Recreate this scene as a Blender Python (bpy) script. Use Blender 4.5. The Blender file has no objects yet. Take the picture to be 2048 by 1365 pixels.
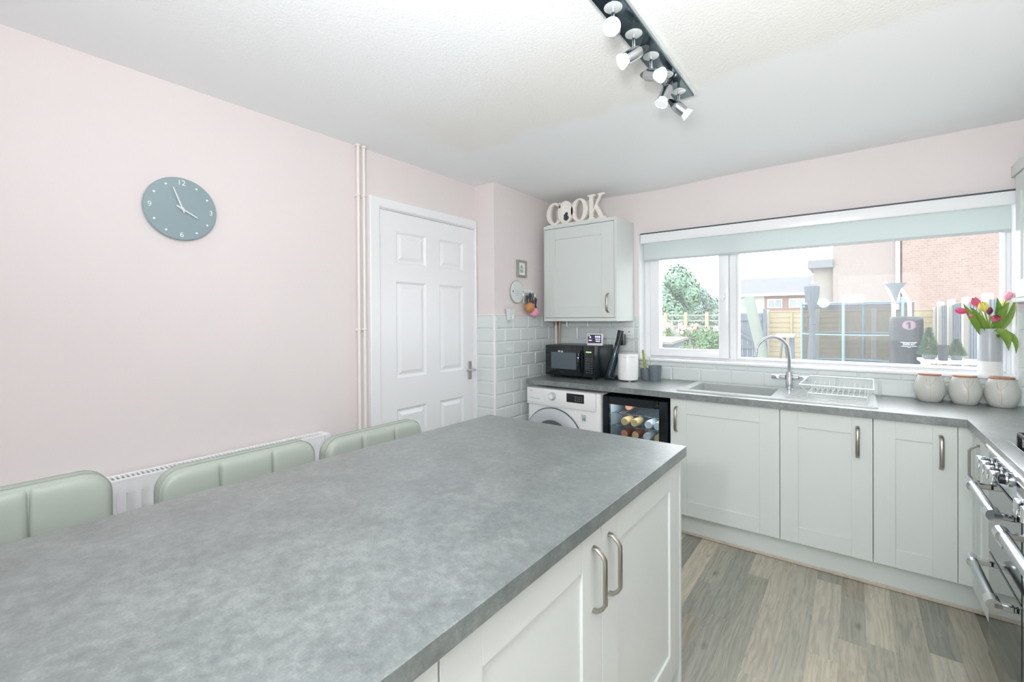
import bpy, bmesh, math, random
from mathutils import Vector, Matrix
random.seed(7)
S = bpy.context.scene
COL = S.collection
PI = math.pi

# ------------------------------------------------------------------ camera
F_PX, PY = 907.28, 642.1
CAM = Vector((2.3189, -3.4877, 1.3798))
CF = Vector((-.60329, .79751, -.00476)); CR = Vector((.79752, .60327, -.00509)); CU = Vector((.00119, .00687, .99998))
cd = bpy.data.cameras.new('camera'); cam = bpy.data.objects.new('camera', cd); COL.objects.link(cam)
cd.sensor_width = 36; cd.sensor_fit = 'HORIZONTAL'; cd.lens = F_PX * 36 / 2048
cd.shift_y = (PY - 682.5) / 2048
cd.clip_start = .02; cd.clip_end = 300
cam.matrix_world = Matrix(((CR.x, CU.x, -CF.x, CAM.x), (CR.y, CU.y, -CF.y, CAM.y), (CR.z, CU.z, -CF.z, CAM.z), (0, 0, 0, 1)))
S.camera = cam

# ------------------------------------------------------------------ light
wd = bpy.data.worlds.new('overcast_sky'); S.world = wd; wd.use_nodes = True
bg = wd.node_tree.nodes['Background']; bg.inputs[0].default_value = (.93, .97, 1, 1); bg.inputs[1].default_value = 5.0
S.view_settings.view_transform = 'Standard'; S.view_settings.look = 'None'
S.view_settings.exposure = .02; S.view_settings.gamma = 1; S.view_settings.use_curve_mapping = False
S.cycles.use_denoising = True
S.cycles.max_bounces = 10; S.cycles.diffuse_bounces = 6; S.cycles.transparent_max_bounces = 16

def area(name, loc, direction, sx, sy, power, col=(1, 1, 1)):
    l = bpy.data.lights.new(name, 'AREA'); l.shape = 'RECTANGLE'; l.size = sx; l.size_y = sy; l.energy = power; l.color = col
    o = bpy.data.objects.new(name, l); COL.objects.link(o); o.location = loc
    o.rotation_euler = Vector(direction).to_track_quat('-Z', 'Y').to_euler(); return o
# the photographer's flash, bounced off the ceiling, with some of it going forward
area('photographer_flash', (2.45, -3.75, 1.6), (-.02, -.08, 1), .3, .3, 14, (.96, .98, 1))
area('photographer_flash', (2.3, -3.62, 1.62), (0, .6, 1), .2, .2, 38, (.96, .98, 1))
area('photographer_flash', (1.98, -3.66, 1.57), (.08, .95, .13), .11, .11, 14, (.96, .98, 1)).data.shape = 'DISK'

# ------------------------------------------------------------------ materials
def srgb(h):
    h = h.lstrip('#'); r = []
    for i in (0, 2, 4):
        c = int(h[i:i+2], 16) / 255; r.append(c / 12.92 if c <= .04045 else ((c + .055) / 1.055) ** 2.4)
    return (*r, 1)
class NT:
    def __init__(s, name):
        s.m = bpy.data.materials.new(name); s.m.use_nodes = True; s.t = s.m.node_tree
        s.b = s.t.nodes['Principled BSDF']; s.out = s.t.nodes['Material Output']
    def n(s, typ, **kw):
        o = s.t.nodes.new(typ)
        for k, v in kw.items(): setattr(o, k, v)
        return o
    def l(s, a, b): s.t.links.new(a, b)
def mat(name, col, rough=.5, metal=0, spec=.5, var=None, bump=None, coat=0, sub=0, alpha=1):
    """var=(scale, amount, stretch) fine colour mottling; bump=(scale, strength)"""
    g = NT(name); b = g.b; c = srgb(col) if isinstance(col, str) else col
    b.inputs['Base Color'].default_value = c; b.inputs['Roughness'].default_value = rough
    b.inputs['Metallic'].default_value = metal; b.inputs['Specular IOR Level'].default_value = spec
    b.inputs['Coat Weight'].default_value = coat; b.inputs['Alpha'].default_value = alpha
    if var or bump:
        tc = g.n('ShaderNodeTexCoord')
    if var:
        mp = g.n('ShaderNodeMapping'); mp.inputs['Scale'].default_value = var[2] if len(var) > 2 else (1, 1, 1)
        nz = g.n('ShaderNodeTexNoise'); nz.inputs['Scale'].default_value = var[0]; nz.inputs['Detail'].default_value = 5
        g.l(tc.outputs['Object'], mp.inputs[0]); g.l(mp.outputs[0], nz.inputs['Vector'])
        rp = g.n('ShaderNodeValToRGB'); a = var[1]
        rp.color_ramp.elements[0].position = .3; rp.color_ramp.elements[1].position = .7
        rp.color_ramp.elements[0].color = tuple(x * (1 - a) for x in c[:3]) + (1,)
        rp.color_ramp.elements[1].color = tuple(min(1, x * (1 + a)) for x in c[:3]) + (1,)
        g.l(nz.outputs['Fac'], rp.inputs[0]); g.l(rp.outputs[0], b.inputs['Base Color'])
    if bump:
        nz = g.n('ShaderNodeTexNoise'); nz.inputs['Scale'].default_value = bump[0]; nz.inputs['Detail'].default_value = 3
        g.l(tc.outputs['Object'], nz.inputs['Vector'])
        bp = g.n('ShaderNodeBump'); bp.inputs['Strength'].default_value = bump[1]; bp.inputs['Distance'].default_value = .01
        g.l(nz.outputs['Fac'], bp.inputs['Height']); g.l(bp.outputs[0], b.inputs['Normal'])
    return g.m
def emis(name, col, st):
    g = NT(name); c = srgb(col); g.b.inputs['Base Color'].default_value = c
    g.b.inputs['Emission Color'].default_value = c; g.b.inputs['Emission Strength'].default_value = st; return g.m

M = {}
M['pink'] = mat('pink_wall_paint', '#e6dedd', .6, spec=.25, var=(1.3, .015), bump=(55, .03))
M['white_gloss'] = mat('white_gloss_paint', '#f0f1f3', .28)
M['upvc'] = mat('white_upvc', '#f3f4f6', .25)
M['cream_pipe'] = mat('pink_white_pipe_paint', '#f0eae6', .4)
M['cabinet'] = mat('pale_grey_cabinet_paint', '#d7ddda', .38, spec=.4)
M['carcass'] = mat('pale_grey_carcass', '#dadfdc', .4)
M['steel'] = mat('brushed_steel', '#b4b0a8', .33, metal=1)
M['chrome'] = mat('chrome', '#d8dce0', .08, metal=1)
M['darkchrome'] = mat('dark_chrome', '#5a6064', .15, metal=1)
M['steel_grey'] = mat('satin_nickel', '#c3c6c8', .22, metal=1)
M['stainless'] = mat('stainless_steel', '#b9bec0', .26, metal=1)
M['white_appl'] = mat('white_enamel', '#f0f1f1', .25)
M['grey_plastic'] = mat('silver_grey_plastic', '#c3c8cc', .35)
M['black_gloss'] = mat('black_gloss', '#10171c', .08, coat=.3)
M['black_satin'] = mat('black_satin', '#1b2429', .3)
M['black_iron'] = mat('black_cast_iron', '#0c0e10', .5)
M['charcoal'] = mat('charcoal_plastic', '#4a565c', .4)
M['grey_pot'] = mat('slate_grey_ceramic', '#6a777d', .4)
M['leather'] = mat('sage_green_leather', '#a9b2a8', .36, spec=.45, bump=(420, .08))
M['seam'] = mat('sage_piping', '#949d91', .5)
M['clock'] = mat('blue_grey_clock_glass', '#8fa3a8', .12, coat=.4)
M['white_print'] = mat('white_print', '#eef4f4', .5)
M['silver'] = mat('pale_silver', '#dfe4e3', .3, metal=.3)
M['ceramic_grey'] = mat('pale_grey_ceramic', '#c9cac4', .35)
M['gold'] = mat('pale_gold_line', '#c7b79a', .35, metal=.4)
M['bamboo'] = mat('bamboo_wood', '#a9765a', .5, var=(30, .12, (1, 8, 1)))
M['grout'] = mat('white_grout', '#e6e8e6', .8)
M['tile'] = mat('pale_grey_glazed_tile', '#dce3e2', .1, spec=.5, coat=.3)
M['tiletrim'] = mat('white_tile_trim', '#f0f1f0', .35)
def blind_mat():
    g = NT('pale_grey_blind_fabric'); d = g.n('ShaderNodeBsdfDiffuse'); d.inputs[0].default_value = srgb('#e4ebea'); t = g.n('ShaderNodeBsdfTranslucent'); t.inputs[0].default_value = srgb('#dfe8e8')
    m = g.n('ShaderNodeMixShader'); m.inputs[0].default_value = .34; g.l(d.outputs[0], m.inputs[1]); g.l(t.outputs[0], m.inputs[2]); g.l(m.outputs[0], g.out.inputs[0]); return g.m
M['blind'] = blind_mat()
M['cream'] = mat('cream_painted_wood', '#efece2', .5)
M['copper_pipe'] = mat('old_copper_pipe', '#b39c84', .35, metal=.7)
M['blackprint'] = mat('dark_print', '#3a404a', .6)
M['paper'] = mat('white_paper', '#f4f4f2', .8)
M['greyframe'] = mat('grey_picture_frame', '#9a9a94', .5)
M['tan_leather'] = mat('tan_leather', '#c48c58', .6)
M['pinkpom'] = mat('pink_pom', '#f0a6bf', .8)
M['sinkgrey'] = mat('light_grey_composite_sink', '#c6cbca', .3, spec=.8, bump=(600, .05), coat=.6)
M['screen'] = emis('dark_lit_screen', '#3c3850', .25)
M['screen_px'] = emis('screen_pixels', '#d9d3ee', .8)
M['led_green'] = emis('green_led_digits', '#9ccf7a', 1.0)
M['lamp_face'] = emis('frosted_lamp_glass', '#e6eaec', .22)
M['floor_base'] = mat('floor_base', '#8f8e82', .7)

def floor_mat():
    g = NT('grey_oak_vinyl'); b = g.b
    tc = g.n('ShaderNodeTexCoord'); oi = g.n('ShaderNodeObjectInfo')
    off = g.n('ShaderNodeVectorMath', operation='SCALE'); off.inputs['Scale'].default_value = 40
    cmb = g.n('ShaderNodeCombineXYZ'); g.l(oi.outputs['Random'], cmb.inputs[0]); g.l(oi.outputs['Random'], cmb.inputs[1])
    g.l(cmb.outputs[0], off.inputs[0])
    ad = g.n('ShaderNodeVectorMath', operation='ADD'); g.l(tc.outputs['Object'], ad.inputs[0]); g.l(off.outputs[0], ad.inputs[1])
    # warped long grain
    nz0 = g.n('ShaderNodeTexNoise'); nz0.inputs['Scale'].default_value = 3.2; nz0.inputs['Detail'].default_value = 2
    mp0 = g.n('ShaderNodeMapping'); mp0.inputs['Scale'].default_value = (3.5, .9, 1)
    g.l(ad.outputs[0], mp0.inputs[0]); g.l(mp0.outputs[0], nz0.inputs['Vector'])
    mp = g.n('ShaderNodeMapping'); mp.inputs['Scale'].default_value = (46, 1.5, 1); g.l(ad.outputs[0], mp.inputs[0])
    wsc = g.n('ShaderNodeVectorMath', operation='SCALE'); wsc.inputs['Scale'].default_value = 2.0; g.l(nz0.outputs['Color'], wsc.inputs[0])
    ad2 = g.n('ShaderNodeVectorMath', operation='ADD'); g.l(mp.outputs[0], ad2.inputs[0]); g.l(wsc.outputs[0], ad2.inputs[1])
    nz = g.n('ShaderNodeTexNoise'); nz.inputs['Scale'].default_value = 2.0; nz.inputs['Detail'].default_value = 8; nz.inputs['Roughness'].default_value = .62
    g.l(ad2.outputs[0], nz.inputs['Vector'])
    # base tone per plank
    rp = g.n('ShaderNodeValToRGB'); cr = rp.color_ramp; cr.interpolation = 'LINEAR'
    cols = ['#9c9d92', '#b9b4a5', '#d2cab6', '#91938b', '#d8d1be', '#a49d8d', '#c6c1b1', '#999a90']
    cr.elements[0].color = srgb(cols[0]); cr.elements[0].position = 0
    cr.elements[1].color = srgb(cols[1]); cr.elements[1].position = 1 / 7
    for i in range(2, 8): e = cr.elements.new(i / 7); e.color = srgb(cols[i])
    g.l(oi.outputs['Random'], rp.inputs[0])
    gr = g.n('ShaderNodeValToRGB'); gr.color_ramp.elements[0].position = .36; gr.color_ramp.elements[0].color = (.66, .67, .66, 1)
    gr.color_ramp.elements[1].position = .60; gr.color_ramp.elements[1].color = (1.06, 1.06, 1.06, 1); g.l(nz.outputs['Fac'], gr.inputs[0])
    mx = g.n('ShaderNodeMix', data_type='RGBA', blend_type='MULTIPLY'); mx.inputs[0].default_value = .8
    g.l(rp.outputs[0], mx.inputs[6]); g.l(gr.outputs[0], mx.inputs[7])
    # knots
    vo = g.n('ShaderNodeTexVoronoi'); vo.inputs['Scale'].default_value = 1
    mp2 = g.n('ShaderNodeMapping'); mp2.inputs['Scale'].default_value = (7, 3.2, 1); g.l(ad.outputs[0], mp2.inputs[0]); g.l(mp2.outputs[0], vo.inputs['Vector'])
    kr = g.n('ShaderNodeValToRGB'); kr.color_ramp.elements[0].position = .02; kr.color_ramp.elements[0].color = (.45, .43, .4, 1)
    kr.color_ramp.elements[1].position = .13; kr.color_ramp.elements[1].color = (1, 1, 1, 1); g.l(vo.outputs['Distance'], kr.inputs[0])
    mx2 = g.n('ShaderNodeMix', data_type='RGBA', blend_type='MULTIPLY'); mx2.inputs[0].default_value = .7
    g.l(mx.outputs[2], mx2.inputs[6]); g.l(kr.outputs[0], mx2.inputs[7]); g.l(mx2.outputs[2], b.inputs['Base Color'])
    b.inputs['Roughness'].default_value = .45; b.inputs['Specular IOR Level'].default_value = .4
    bp = g.n('ShaderNodeBump'); bp.inputs['Strength'].default_value = .12; bp.inputs['Distance'].default_value = .002
    g.l(nz.outputs['Fac'], bp.inputs['Height']); g.l(bp.outputs[0], b.inputs['Normal'])
    return g.m
M['plank'] = floor_mat()

def worktop_mat():
    g = NT('grey_stone_laminate'); b = g.b; tc = g.n('ShaderNodeTexCoord')
    def noise(scale, det, ro=.6, dist=0):
        n = g.n('ShaderNodeTexNoise'); n.inputs['Scale'].default_value = scale; n.inputs['Detail'].default_value = det
        n.inputs['Roughness'].default_value = ro; n.inputs['Distortion'].default_value = dist; g.l(tc.outputs['Object'], n.inputs['Vector']); return n
    a = noise(9, 7, .66, .3); c = noise(48, 5, .7); d = noise(240, 2, .5)
    def math_(op, x, y):
        m = g.n('ShaderNodeMath', operation=op)
        for i, v in ((0, x), (1, y)):
            if isinstance(v, (int, float)): m.inputs[i].default_value = v
            else: g.l(v, m.inputs[i])
        return m.outputs[0]
    s = math_('ADD', math_('MULTIPLY', a.outputs['Fac'], .38), math_('ADD', math_('MULTIPLY', c.outputs['Fac'], .42), math_('MULTIPLY', d.outputs['Fac'], .20)))
    rp = g.n('ShaderNodeValToRGB'); cr = rp.color_ramp
    cr.elements[0].position = .36; cr.elements[0].color = srgb('#515959'); cr.elements[1].position = .64; cr.elements[1].color = srgb('#89918f')
    e = cr.elements.new(.5); e.color = srgb('#6c7473')
    g.l(s, rp.inputs[0]); g.l(rp.outputs[0], b.inputs['Base Color'])
    b.inputs['Roughness'].default_value = .46; b.inputs['Specular IOR Level'].default_value = .9; b.inputs['Coat Weight'].default_value = 1; b.inputs['Coat IOR'].default_value = 1.6; b.inputs['Coat Roughness'].default_value = .36
    bp = g.n('ShaderNodeBump'); bp.inputs['Strength'].default_value = .06; bp.inputs['Distance'].default_value = .002
    g.l(c.outputs['Fac'], bp.inputs['Height']); g.l(bp.outputs[0], b.inputs['Normal'])
    return g.m
M['worktop'] = worktop_mat()

def ceiling_mat():
    g = NT('stippled_ceiling_paint'); b = g.b; tc = g.n('ShaderNodeTexCoord')
    # stipple relief over the old part of the ceiling, smooth skimmed strip along the window wall and left wall
    sp = g.n('ShaderNodeSeparateXYZ'); g.l(tc.outputs['Object'], sp.inputs[0])
    nb = g.n('ShaderNodeTexNoise'); nb.inputs['Scale'].default_value = 2.2; nb.inputs['Detail'].default_value = 4; g.l(tc.outputs['Object'], nb.inputs['Vector'])
    def m_(op, x, y):
        m = g.n('ShaderNodeMath', operation=op)
        for i, v in ((0, x), (1, y)):
            if isinstance(v, (int, float)): m.inputs[i].default_value = v
            else: g.l(v, m.inputs[i])
        return m.outputs[0]
    def edge(v, lo, hi):
        r = g.n('ShaderNodeMapRange'); r.interpolation_type = 'SMOOTHSTEP'; r.inputs['From Min'].default_value = lo; r.inputs['From Max'].default_value = hi
        g.l(v, r.inputs['Value']); return r.outputs[0]
    wob = m_('MULTIPLY', m_('SUBTRACT', nb.outputs['Fac'], .5), .5)
    ex = edge(m_('ADD', sp.outputs[0], wob), .32, .52)
    ey = edge(m_('ADD', m_('MULTIPLY', sp.outputs[1], -1), wob), 1.35, 1.5)
    ed = edge(m_('ADD', m_('SUBTRACT', m_('MULTIPLY', sp.outputs[1], -1), m_('MULTIPLY', sp.outputs[0], .9)), wob), -.3, .05)
    mask = m_('MULTIPLY', m_('MULTIPLY', ex, ey), 1)
    v = g.n('ShaderNodeTexVoronoi'); v.inputs['Scale'].default_value = 110; v.feature = 'SMOOTH_F1'; g.l(tc.outputs['Object'], v.inputs['Vector'])
    n2 = g.n('ShaderNodeTexNoise'); n2.inputs['Scale'].default_value = 170; n2.inputs['Detail'].default_value = 3; g.l(tc.outputs['Object'], n2.inputs['Vector'])
    h = m_('MULTIPLY', m_('ADD', m_('MULTIPLY', v.outputs['Distance'], -1), n2.outputs['Fac']), m_('ADD', m_('MULTIPLY', mask, .9), .1))
    bp = g.n('ShaderNodeBump'); bp.inputs['Strength'].default_value = .36; bp.inputs['Distance'].default_value = .0032
    g.l(h, bp.inputs['Height']); g.l(bp.outputs[0], b.inputs['Normal'])
    # faint old-paint tint at the inner edge of the stippled area
    band = m_('MULTIPLY', mask, m_('SUBTRACT', 1, edge(m_('ADD', m_('MULTIPLY', sp.outputs[1], -1), wob), 1.7, 2.3)))
    mx = g.n('ShaderNodeMix', data_type='RGBA'); mx.inputs[6].default_value = srgb('#f6f8f9'); mx.inputs[7].default_value = srgb('#f3f1ec')
    g.l(m_('MULTIPLY', band, .8), mx.inputs[0]); g.l(mx.outputs[2], b.inputs['Base Color'])
    b.inputs['Roughness'].default_value = .55; b.inputs['Specular IOR Level'].default_value = .3
    return g.m
M['ceiling'] = ceiling_mat()

def glass_mat(name, tint=(1, 1, 1), gloss=1.0, veil=0.0):
    g = NT(name); t = g.n('ShaderNodeBsdfTransparent'); t.inputs[0].default_value = (*tint, 1)
    gl = g.n('ShaderNodeBsdfGlossy'); gl.inputs['Roughness'].default_value = .02
    fr = g.n('ShaderNodeFresnel'); fr.inputs[0].default_value = 1.45
    mu = g.n('ShaderNodeMath', operation='MULTIPLY'); mu.inputs[1].default_value = gloss; g.l(fr.outputs[0], mu.inputs[0])
    mx = g.n('ShaderNodeMixShader'); g.l(mu.outputs[0], mx.inputs[0]); g.l(t.outputs[0], mx.inputs[1]); g.l(gl.outputs[0], mx.inputs[2])
    last = mx
    if veil:
        tr = g.n('ShaderNodeBsdfTranslucent'); tr.inputs[0].default_value = (.95, .97, 1, 1)
        m2 = g.n('ShaderNodeMixShader'); m2.inputs[0].default_value = veil; g.l(mx.outputs[0], m2.inputs[1]); g.l(tr.outputs[0], m2.inputs[2]); last = m2
    g.l(last.outputs[0], g.out.inputs[0]); return g.m
M['pane'] = glass_mat('veiled_window_glass', gloss=.3, veil=.032)  # slight translucency lays a bright glare veil over the view, no real dust
M['fridge_glass'] = glass_mat('smoked_fridge_glass', (.86, .9, .92), .6)
def net_mat():
    g = NT('trampoline_net_mesh'); t = g.n('ShaderNodeBsdfTransparent'); d = g.n('ShaderNodeBsdfDiffuse'); d.inputs[0].default_value = srgb('#27313a')
    mx = g.n('ShaderNodeMixShader'); mx.inputs[0].default_value = .42; g.l(t.outputs[0], mx.inputs[1]); g.l(d.outputs[0], mx.inputs[2]); g.l(mx.outputs[0], g.out.inputs[0]); return g.m
M['net'] = net_mat()

# ------------------------------------------------------------------ mesh helpers
class MB:
    def __init__(s, Mx=None): s.bm = bmesh.new(); s.M = Mx or Matrix.Identity(4)
    def _x(s, vs): bmesh.ops.transform(s.bm, matrix=s.M, verts=vs)
    def box(s, x0, x1, y0, y1, z0, z1, bev=0, seg=1):
        mx = Matrix.Translation(((x0+x1)/2, (y0+y1)/2, (z0+z1)/2)) @ Matrix.Diagonal((abs(x1-x0), abs(y1-y0), abs(z1-z0), 1))
        r = bmesh.ops.create_cube(s.bm, size=1, matrix=mx); vs = r['verts']
        if bev:
            es = {e for v in vs for e in v.link_edges}; fs = {f for v in vs for f in v.link_faces}
            r = bmesh.ops.bevel(s.bm, geom=list(es), offset=bev, segments=seg, profile=.5, affect='EDGES')
            vs = list({v for f in r['faces'] for v in f.verts})
        s._x(vs); return s
    def grid(s, rows, close_u=False, close_v=False, flip=False):
        V = [[s.bm.verts.new(s.M @ Vector(p)) for p in r] for r in rows]
        nu, nv = len(V), len(V[0])
        for i in range(nu if close_u else nu - 1):
            for j in range(nv if close_v else nv - 1):
                q = [V[i][j], V[i][(j+1) % nv], V[(i+1) % nu][(j+1) % nv], V[(i+1) % nu][j]]
                if flip: q.reverse()
                try: s.bm.faces.new(q)
                except ValueError: pass
        return V
    def cap(s, ring, flip=False):
        try: s.bm.faces.new(ring[::-1] if flip else ring)
        except ValueError: pass
    def tube(s, pts, r, n=8, cap=True, sx=1, closed=False):
        pts = [Vector(p) for p in pts]; k = len(pts); rr = r if isinstance(r, (list, tuple)) else [r] * k
        rows = []; up = None
        for i, p in enumerate(pts):
            if closed: t = pts[(i+1) % k] - pts[i-1]
            else: t = pts[min(i+1, k-1)] - pts[max(i-1, 0)]
            t.normalize()
            if up is None:
                a = Vector((0, 0, 1)) if abs(t.z) < .9 else Vector((1, 0, 0)); up = (a - t * a.dot(t)).normalized()
            else:
                up = (up - t * up.dot(t))
                up = up.normalized() if up.length > 1e-6 else t.orthogonal().normalized()
            side = t.cross(up)
            rows.append([p + (up * math.cos(2*PI*j/n) + side * math.sin(2*PI*j/n) * sx) * rr[i] for j in range(n)])
        V = s.grid(rows, close_u=closed, close_v=True)
        if cap and not closed: s.cap(V[0], True); s.cap(V[-1])
        return s
    def cyl(s, p0, p1, r, r1=None, n=16): return s.tube([p0, p1], [r, r if r1 is None else r1], n)
    def lathe(s, prof, c=(0, 0, 0), axis=(0, 0, 1), n=24, cap=True):
        q = Vector(axis).to_track_quat('Z', 'Y').to_matrix(); c = Vector(c)
        rows = [[c + q @ Vector((r * math.cos(2*PI*j/n), r * math.sin(2*PI*j/n), h)) for j in range(n)] for r, h in prof]
        V = s.grid(rows, close_v=True)
        if cap: s.cap(V[0], True); s.cap(V[-1])
        return s
    def prism(s, poly, d, o=(0, 0, 0), ax=('x', 'z')):
        """2D polygon in the plane of ax, extruded by vector d"""
        def P(p):
            v = Vector(o); v['xyz'.index(ax[0])] += p[0]; v['xyz'.index(ax[1])] += p[1]; return v
        a = [s.bm.verts.new(s.M @ P(p)) for p in poly]; b = [s.bm.verts.new(s.M @ (P(p) + Vector(d))) for p in poly]
        s.cap(a, True); s.cap(b); n = len(a)
        for i in range(n): s.cap([a[i], a[(i+1) % n], b[(i+1) % n], b[i]])
        return s
    def ball(s, c, r, n=16, m=10, sc=(1, 1, 1)):
        rows = []
        for i in range(m + 1):
            th = PI * i / m; rows.append([(c[0] + sc[0]*r*max(math.sin(th), 1e-4)*math.cos(2*PI*j/n), c[1] + sc[1]*r*max(math.sin(th), 1e-4)*math.sin(2*PI*j/n), c[2] + sc[2]*r*math.cos(th)) for j in range(n)])
        s.grid(rows, close_v=True, flip=True); return s
    def torus(s, c, R, r, axis=(0, 0, 1), n=32, m=8, a0=0, a1=2*PI, sc=(1, 1)):
        q = Vector(axis).to_track_quat('Z', 'Y').to_matrix(); full = abs(a1 - a0 - 2*PI) < 1e-6
        k = n if full else n + 1
        pts = [Vector(c) + q @ Vector((R*sc[0]*math.cos(a0 + (a1-a0)*i/n), R*sc[1]*math.sin(a0 + (a1-a0)*i/n), 0)) for i in range(k)]
        return s.tube(pts, r, m, closed=full)
    def mesh(s, name, base, smooth=35):
        bmesh.ops.recalc_face_normals(s.bm, faces=s.bm.faces)
        me = bpy.data.meshes.new(name); bmesh.ops.translate(s.bm, verts=s.bm.verts, vec=-Vector(base)); s.bm.to_mesh(me); s.bm.free()
        if smooth:
            me.shade_smooth(); me.set_sharp_from_angle(angle=math.radians(smooth))
        return me
BASE = {}
def meta(o, label=None, cat=None, group=None, kind=None):
    for k, v in (('label', label), ('category', cat), ('group', group), ('kind', kind)):
        if v: o[k] = v
    return o
def thing(name, label, cat, loc, group=None, kind=None):
    o = bpy.data.objects.new(name, None); COL.objects.link(o); o.location = loc; o.empty_display_size = .05
    BASE[o.name] = Vector(loc); return meta(o, label, cat, group, kind)
def part(name, mb, m, parent, label=None, smooth=35, kind=None, mesh=None):
    base = BASE[parent.name]
    me = mesh or mb.mesh(name, base, smooth)
    if m and not me.materials: me.materials.append(m)
    o = bpy.data.objects.new(name, me); COL.objects.link(o); o.parent = parent
    BASE[o.name] = base
    return meta(o, label, None, None, kind)
def solo(name, mb, m, label=None, cat=None, group=None, kind=None, base=None, smooth=35):
    """a thing (or piece of the setting) that is one mesh, with its origin at its base"""
    if base is None:
        vs = [v.co for v in mb.bm.verts]
        base = Vector((sum(v.x for v in vs)/len(vs), sum(v.y for v in vs)/len(vs), min(v.z for v in vs)))
    me = mb.mesh(name, base, smooth); me.materials.append(m)
    o = bpy.data.objects.new(name, me); COL.objects.link(o); o.location = base; BASE[o.name] = Vector(base)
    return meta(o, label, cat, group, kind)
def struct(name, mb, m, base=(0, 0, 0), label=None): return solo(name, mb, m, label, None, None, 'structure', Vector(base))
def kids(o): return [c for c in o.children]
def copy_tree(o, loc, label=None, rotz=None):
    r = o.copy(); COL.objects.link(r); r.location = loc; BASE[r.name] = Vector(loc)
    if label: r['label'] = label
    if rotz is not None: r.rotation_euler.z = rotz
    for c in kids(o):
        d = c.copy(); COL.objects.link(d); d.parent = r
        for e in kids(c):
            f = e.copy(); COL.objects.link(f); f.parent = d
    return r
FONT = None
def text(body, size, Mx, extrude=.0006, warp=None, align='CENTER', sx=1, bold=0):
    c = bpy.data.curves.new('lettering', 'FONT'); c.body = body; c.size = size; c.extrude = extrude; c.align_x = align; c.align_y = 'CENTER'; c.offset = bold
    c.resolution_u = 4
    o = bpy.data.objects.new('lettering', c); COL.objects.link(o); dg = bpy.context.evaluated_depsgraph_get(); dg.update()
    me = bpy.data.meshes.new_from_object(o.evaluated_get(dg)); bpy.data.objects.remove(o); bpy.data.curves.remove(c)
    mb = MB(); mb.bm.from_mesh(me); bpy.data.meshes.remove(me)
    for v in mb.bm.verts:
        v.co.x *= sx
        v.co = warp(v.co) if warp else Mx @ v.co
    return mb
def RZ(o, deg): return Matrix.Translation(o) @ Matrix.Rotation(math.radians(deg), 4, 'Z')
# local frames: x to the viewer's right, y away from the viewer, z up
def UPRIGHT(o, deg): return RZ(o, deg) @ Matrix.Rotation(PI/2, 4, 'X')     # text plane: x right, y up, z towards the viewer
def ray(u, v, ax, val):
    """a point of the garden found by sighting it in the photograph (2048 x 1365)"""
    d = CF + CR * ((u - 1024) / F_PX) - CU * ((v - PY) / F_PX); i = 'xyz'.index(ax)
    return CAM + d * ((val - CAM[i]) / d[i])

# ================================================================== THE ROOM
ZC = 2.392; XN = .1865; YN = -.885; XR = 3.325; YR = -5.35; TT = .008
ZT = 1.404
# floor
fl = struct('floor', MB().box(-.1, XR + .1, YR, .05, -.06, -.006), M['floor_base'])
edges = [1.157, 1.257, 1.357, 1.457, 1.557, 1.657, 1.757, 1.857, 1.957, 2.056, 2.158, 2.262, 2.355, 2.455, 2.560, 2.66, 2.76]
joints = {1.757: [-1.25], 1.857: [-.78, -1.9], 1.957: [-1.55], 2.056: [-1.62], 2.158: [-1.27, -.62], 2.262: [-.72, -1.1], 2.355: [-1.06, -2.0], 2.455: [-1.5], 2.56: [-.98, -2.2], 2.66: [-1.4], 1.657: [-1.0, -1.32]}
for a, b in zip(edges[:-1], edges[1:]):
    ys = [-.50] + sorted(joints.get(a, [-1.1 - random.random()]), reverse=True) + [-2.9]
    while ys[-1] > -4.2: ys.append(ys[-1] - 1.2)
    for y1, y0 in zip(ys[:-1], ys[1:]):
        base = Vector(((a + b) / 2, (y0 + y1) / 2, 0))
        me = MB().box(a + .0001, b - .0001, y0 + .0001, y1 - .0001, -.006, 0, .0002).mesh('plank', base, 0); me.materials.append(M['plank'])
        o = bpy.data.objects.new('plank', me); COL.objects.link(o); o.location = base; o.parent = fl
# ceiling (a little uneven, as old plasterboard is)
def zc(x, y): return ZC - .022 * math.exp(-((x - 1.05)**2 + y*y) / .18) + .010 * math.exp(-((x - 3)**2 + y*y) / .3)
cb = MB(); nx, ny = 34, 54
cb.grid([[(-.1 + 3.55*i/nx, YR + 5.6*j/ny, zc(-.1 + 3.55*i/nx, YR + 5.6*j/ny)) for j in range(ny+1)] for i in range(nx+1)])
cb.box(-.1, XR+.1, YR, .25, ZC + .03, ZC + .1)
struct('ceiling', cb, M['ceiling'])
# left wall with door opening (y -1.775 .. -.885 clear of the pier)
wl = MB(); DY0, DY1, DZ = -1.80, -.887, 2.085
wl.box(-.12, 0, YR, DY0, 0, ZC + .03); wl.box(-.12, 0, DY0, DY1, DZ, ZC + .03); wl.box(-.12, 0, DY1, .1, 0, ZC + .03); wl.box(-.12, -.08, DY0, DY1, 0, DZ)
struct('wall_left', wl, M['pink'])
# chimney-breast pier in the corner
wp = struct('wall_pier', MB().box(0, XN, YN, 0, 0, ZC + .03), M['pink'])
# window wall
WX0, WX1, WZ0, WZ1, WY = .948, 3.0, 1.045, 2.042, .155
wb = MB(); wb.box(-.1, WX0, 0, .27, 0, ZC+.03); wb.box(WX1, XR+.1, 0, .27, 0, ZC+.03); wb.box(WX0, WX1, 0, .27, 0, WZ0); wb.box(WX0, WX1, 0, .27, WZ1, ZC+.03)
wback = struct('wall_back', wb, M['pink'])
wright = struct('wall_right', MB().box(XR, XR+.12, YR, .1, 0, ZC+.03), M['pink'])
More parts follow.
